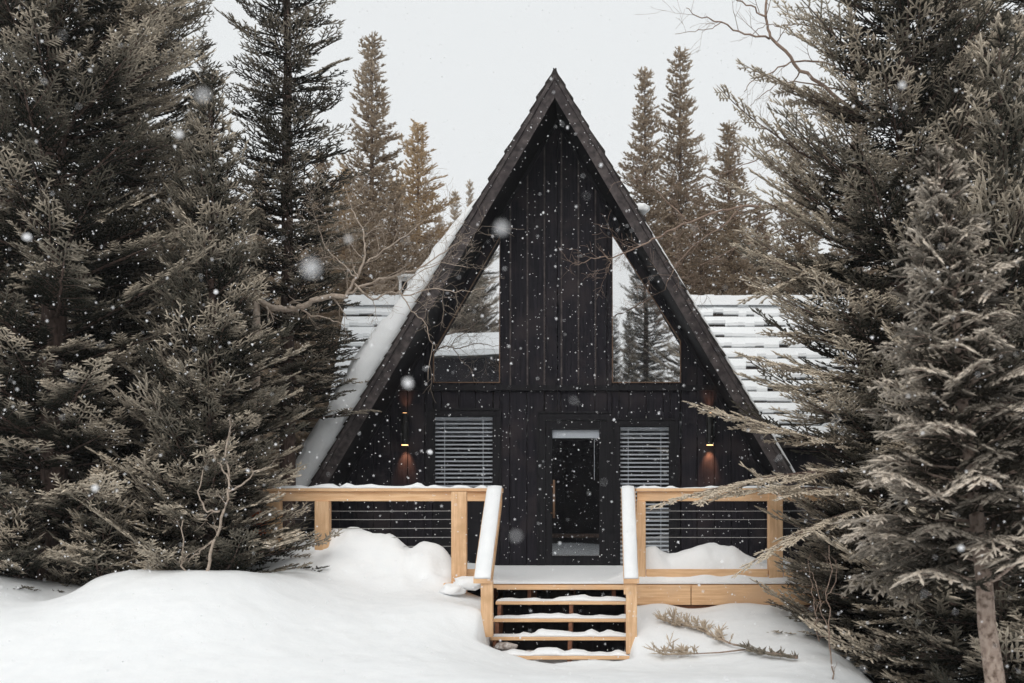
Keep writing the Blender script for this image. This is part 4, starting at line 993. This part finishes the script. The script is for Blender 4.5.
tag(flakes('falling_snow', 12000, 4.0, 14.4, .0015, .0052, 2), 'fine snowflakes falling everywhere in front of the cabin', kind='stuff')
tag(flakes('drifting_snow', 260, 1.1, 4.0, .0012, .0026, 6), 'soft blurred snowflakes drifting close to the viewpoint', kind='stuff')
# a few big wet flakes close to the viewpoint
big_f = [(502,228,1.25,.0052,'large pale blurred snowflake against the top of the left upper window'),(311,268,1.05,.0058,'largest blurred snowflake, beside the bare aspen limb'),(408,383,2.0,.0075,'bright blurred snowflake just above the left wall lamp'),
         (27,237,3,.009,'bright snowflake near the left photo edge'),(179,134,2.4,.007,'soft snowflake high in front of the left spruces'),(430,452,5,.011,'crisp round snowflake left of the lower left window'),
         (95,488,3,.008,'soft snowflake low over the leftmost spruce'),(216,292,5,.009,'small round snowflake over the medium fir'),(203,95,1.2,.0045,'faint large snowflake near the spire spruce'),
         (516,536,1.3,.003,'faint large snowflake left of the door'),(961,548,3,.007,'small snowflake by the leaning trunk'),(902,85,2.4,.006,'soft snowflake high on the broad spruce')]
for i, (px, py, d, r, lb) in enumerate(big_f):
    o = blob('snowflake', P(px,py,d), r, i*3.3, None, (1,1,1), M['flake']); tag(o, lb, 'snowflake', 'large flakes falling close by')

# ------------------------------------------------------------------ haze
hz = MB(); hz.box(-410, 410, -62, 610, -4, 32)
hm = bpy.data.materials.new('snowy_air'); hm.use_nodes = True; hn = hm.node_tree; hn.nodes.clear(); ho = hn.nodes.new('ShaderNodeOutputMaterial'); hv = hn.nodes.new('ShaderNodeVolumePrincipled'); hv.inputs['Color'].default_value = (.95,.96,.97,1); hv.inputs['Density'].default_value = .0009; hn.links.new(hv.outputs[0], ho.inputs['Volume'])
tag(hz.build('haze', hm), 'thin pale air full of fine falling snow', kind='stuff')
# ------------------------------------------------------------------ world, sun, camera
w = bpy.data.worlds.new('World'); sc.world = w; w.use_nodes = True; nt = w.node_tree; bg = nt.nodes['Background']
sky = nt.nodes.new('ShaderNodeTexSky'); sky.sky_type = 'NISHITA'; sky.sun_disc = False; sky.sun_elevation = R(42); sky.sun_rotation = R(190); sky.dust_density = 5; sky.air_density = 1
hs = nt.nodes.new('ShaderNodeHueSaturation'); hs.inputs['Saturation'].default_value = .25; nt.links.new(sky.outputs[0], hs.inputs['Color'])
mx = nt.nodes.new('ShaderNodeMix'); mx.data_type = 'RGBA'; mx.inputs[0].default_value = .93; nt.links.new(hs.outputs[0], mx.inputs[6]); mx.inputs[7].default_value = (8.7,8.95,9.05,1)
nt.links.new(mx.outputs[2], bg.inputs[0]); bg.inputs[1].default_value = .1
sd = bpy.data.lights.new('sun', 'SUN'); sd.energy = 1.5; sd.angle = R(40); sd.color = (1,.965,.92); so = bpy.data.objects.new('sun', sd); col.objects.link(so)
az = R(190); el = R(42); dirv = Vector((math.sin(az)*math.cos(el), math.cos(az)*math.cos(el), math.sin(el))); so.rotation_euler = (-dirv).to_track_quat('-Z','Y').to_euler(); so.location = (0,0,20)
cd = bpy.data.cameras.new('camera'); co = bpy.data.objects.new('camera', cd); col.objects.link(co); co.location = (0,0,EYE); co.rotation_euler = (R(90),0,0)
cd.sensor_width = 36; cd.lens = F/1024*36; cd.shift_x = (512-PX0)/1024; cd.shift_y = (PY0-341.5)/1024; cd.clip_end = 2000; cd.clip_start = .05
cd.dof.use_dof = True; cd.dof.focus_distance = 14.2; cd.dof.aperture_fstop = 2.2
sc.camera = co
sc.render.engine = 'CYCLES'; sc.cycles.use_adaptive_sampling = True; sc.cycles.adaptive_threshold = .02; sc.cycles.max_bounces = 7; sc.cycles.diffuse_bounces = 6; sc.cycles.glossy_bounces = 3; sc.cycles.transparent_max_bounces = 8; sc.cycles.use_denoising = True
sc.view_settings.view_transform = 'Standard'; sc.view_settings.look = 'None'; sc.view_settings.gamma = 1; sc.view_settings.use_curve_mapping = False; sc.view_settings.exposure = .03
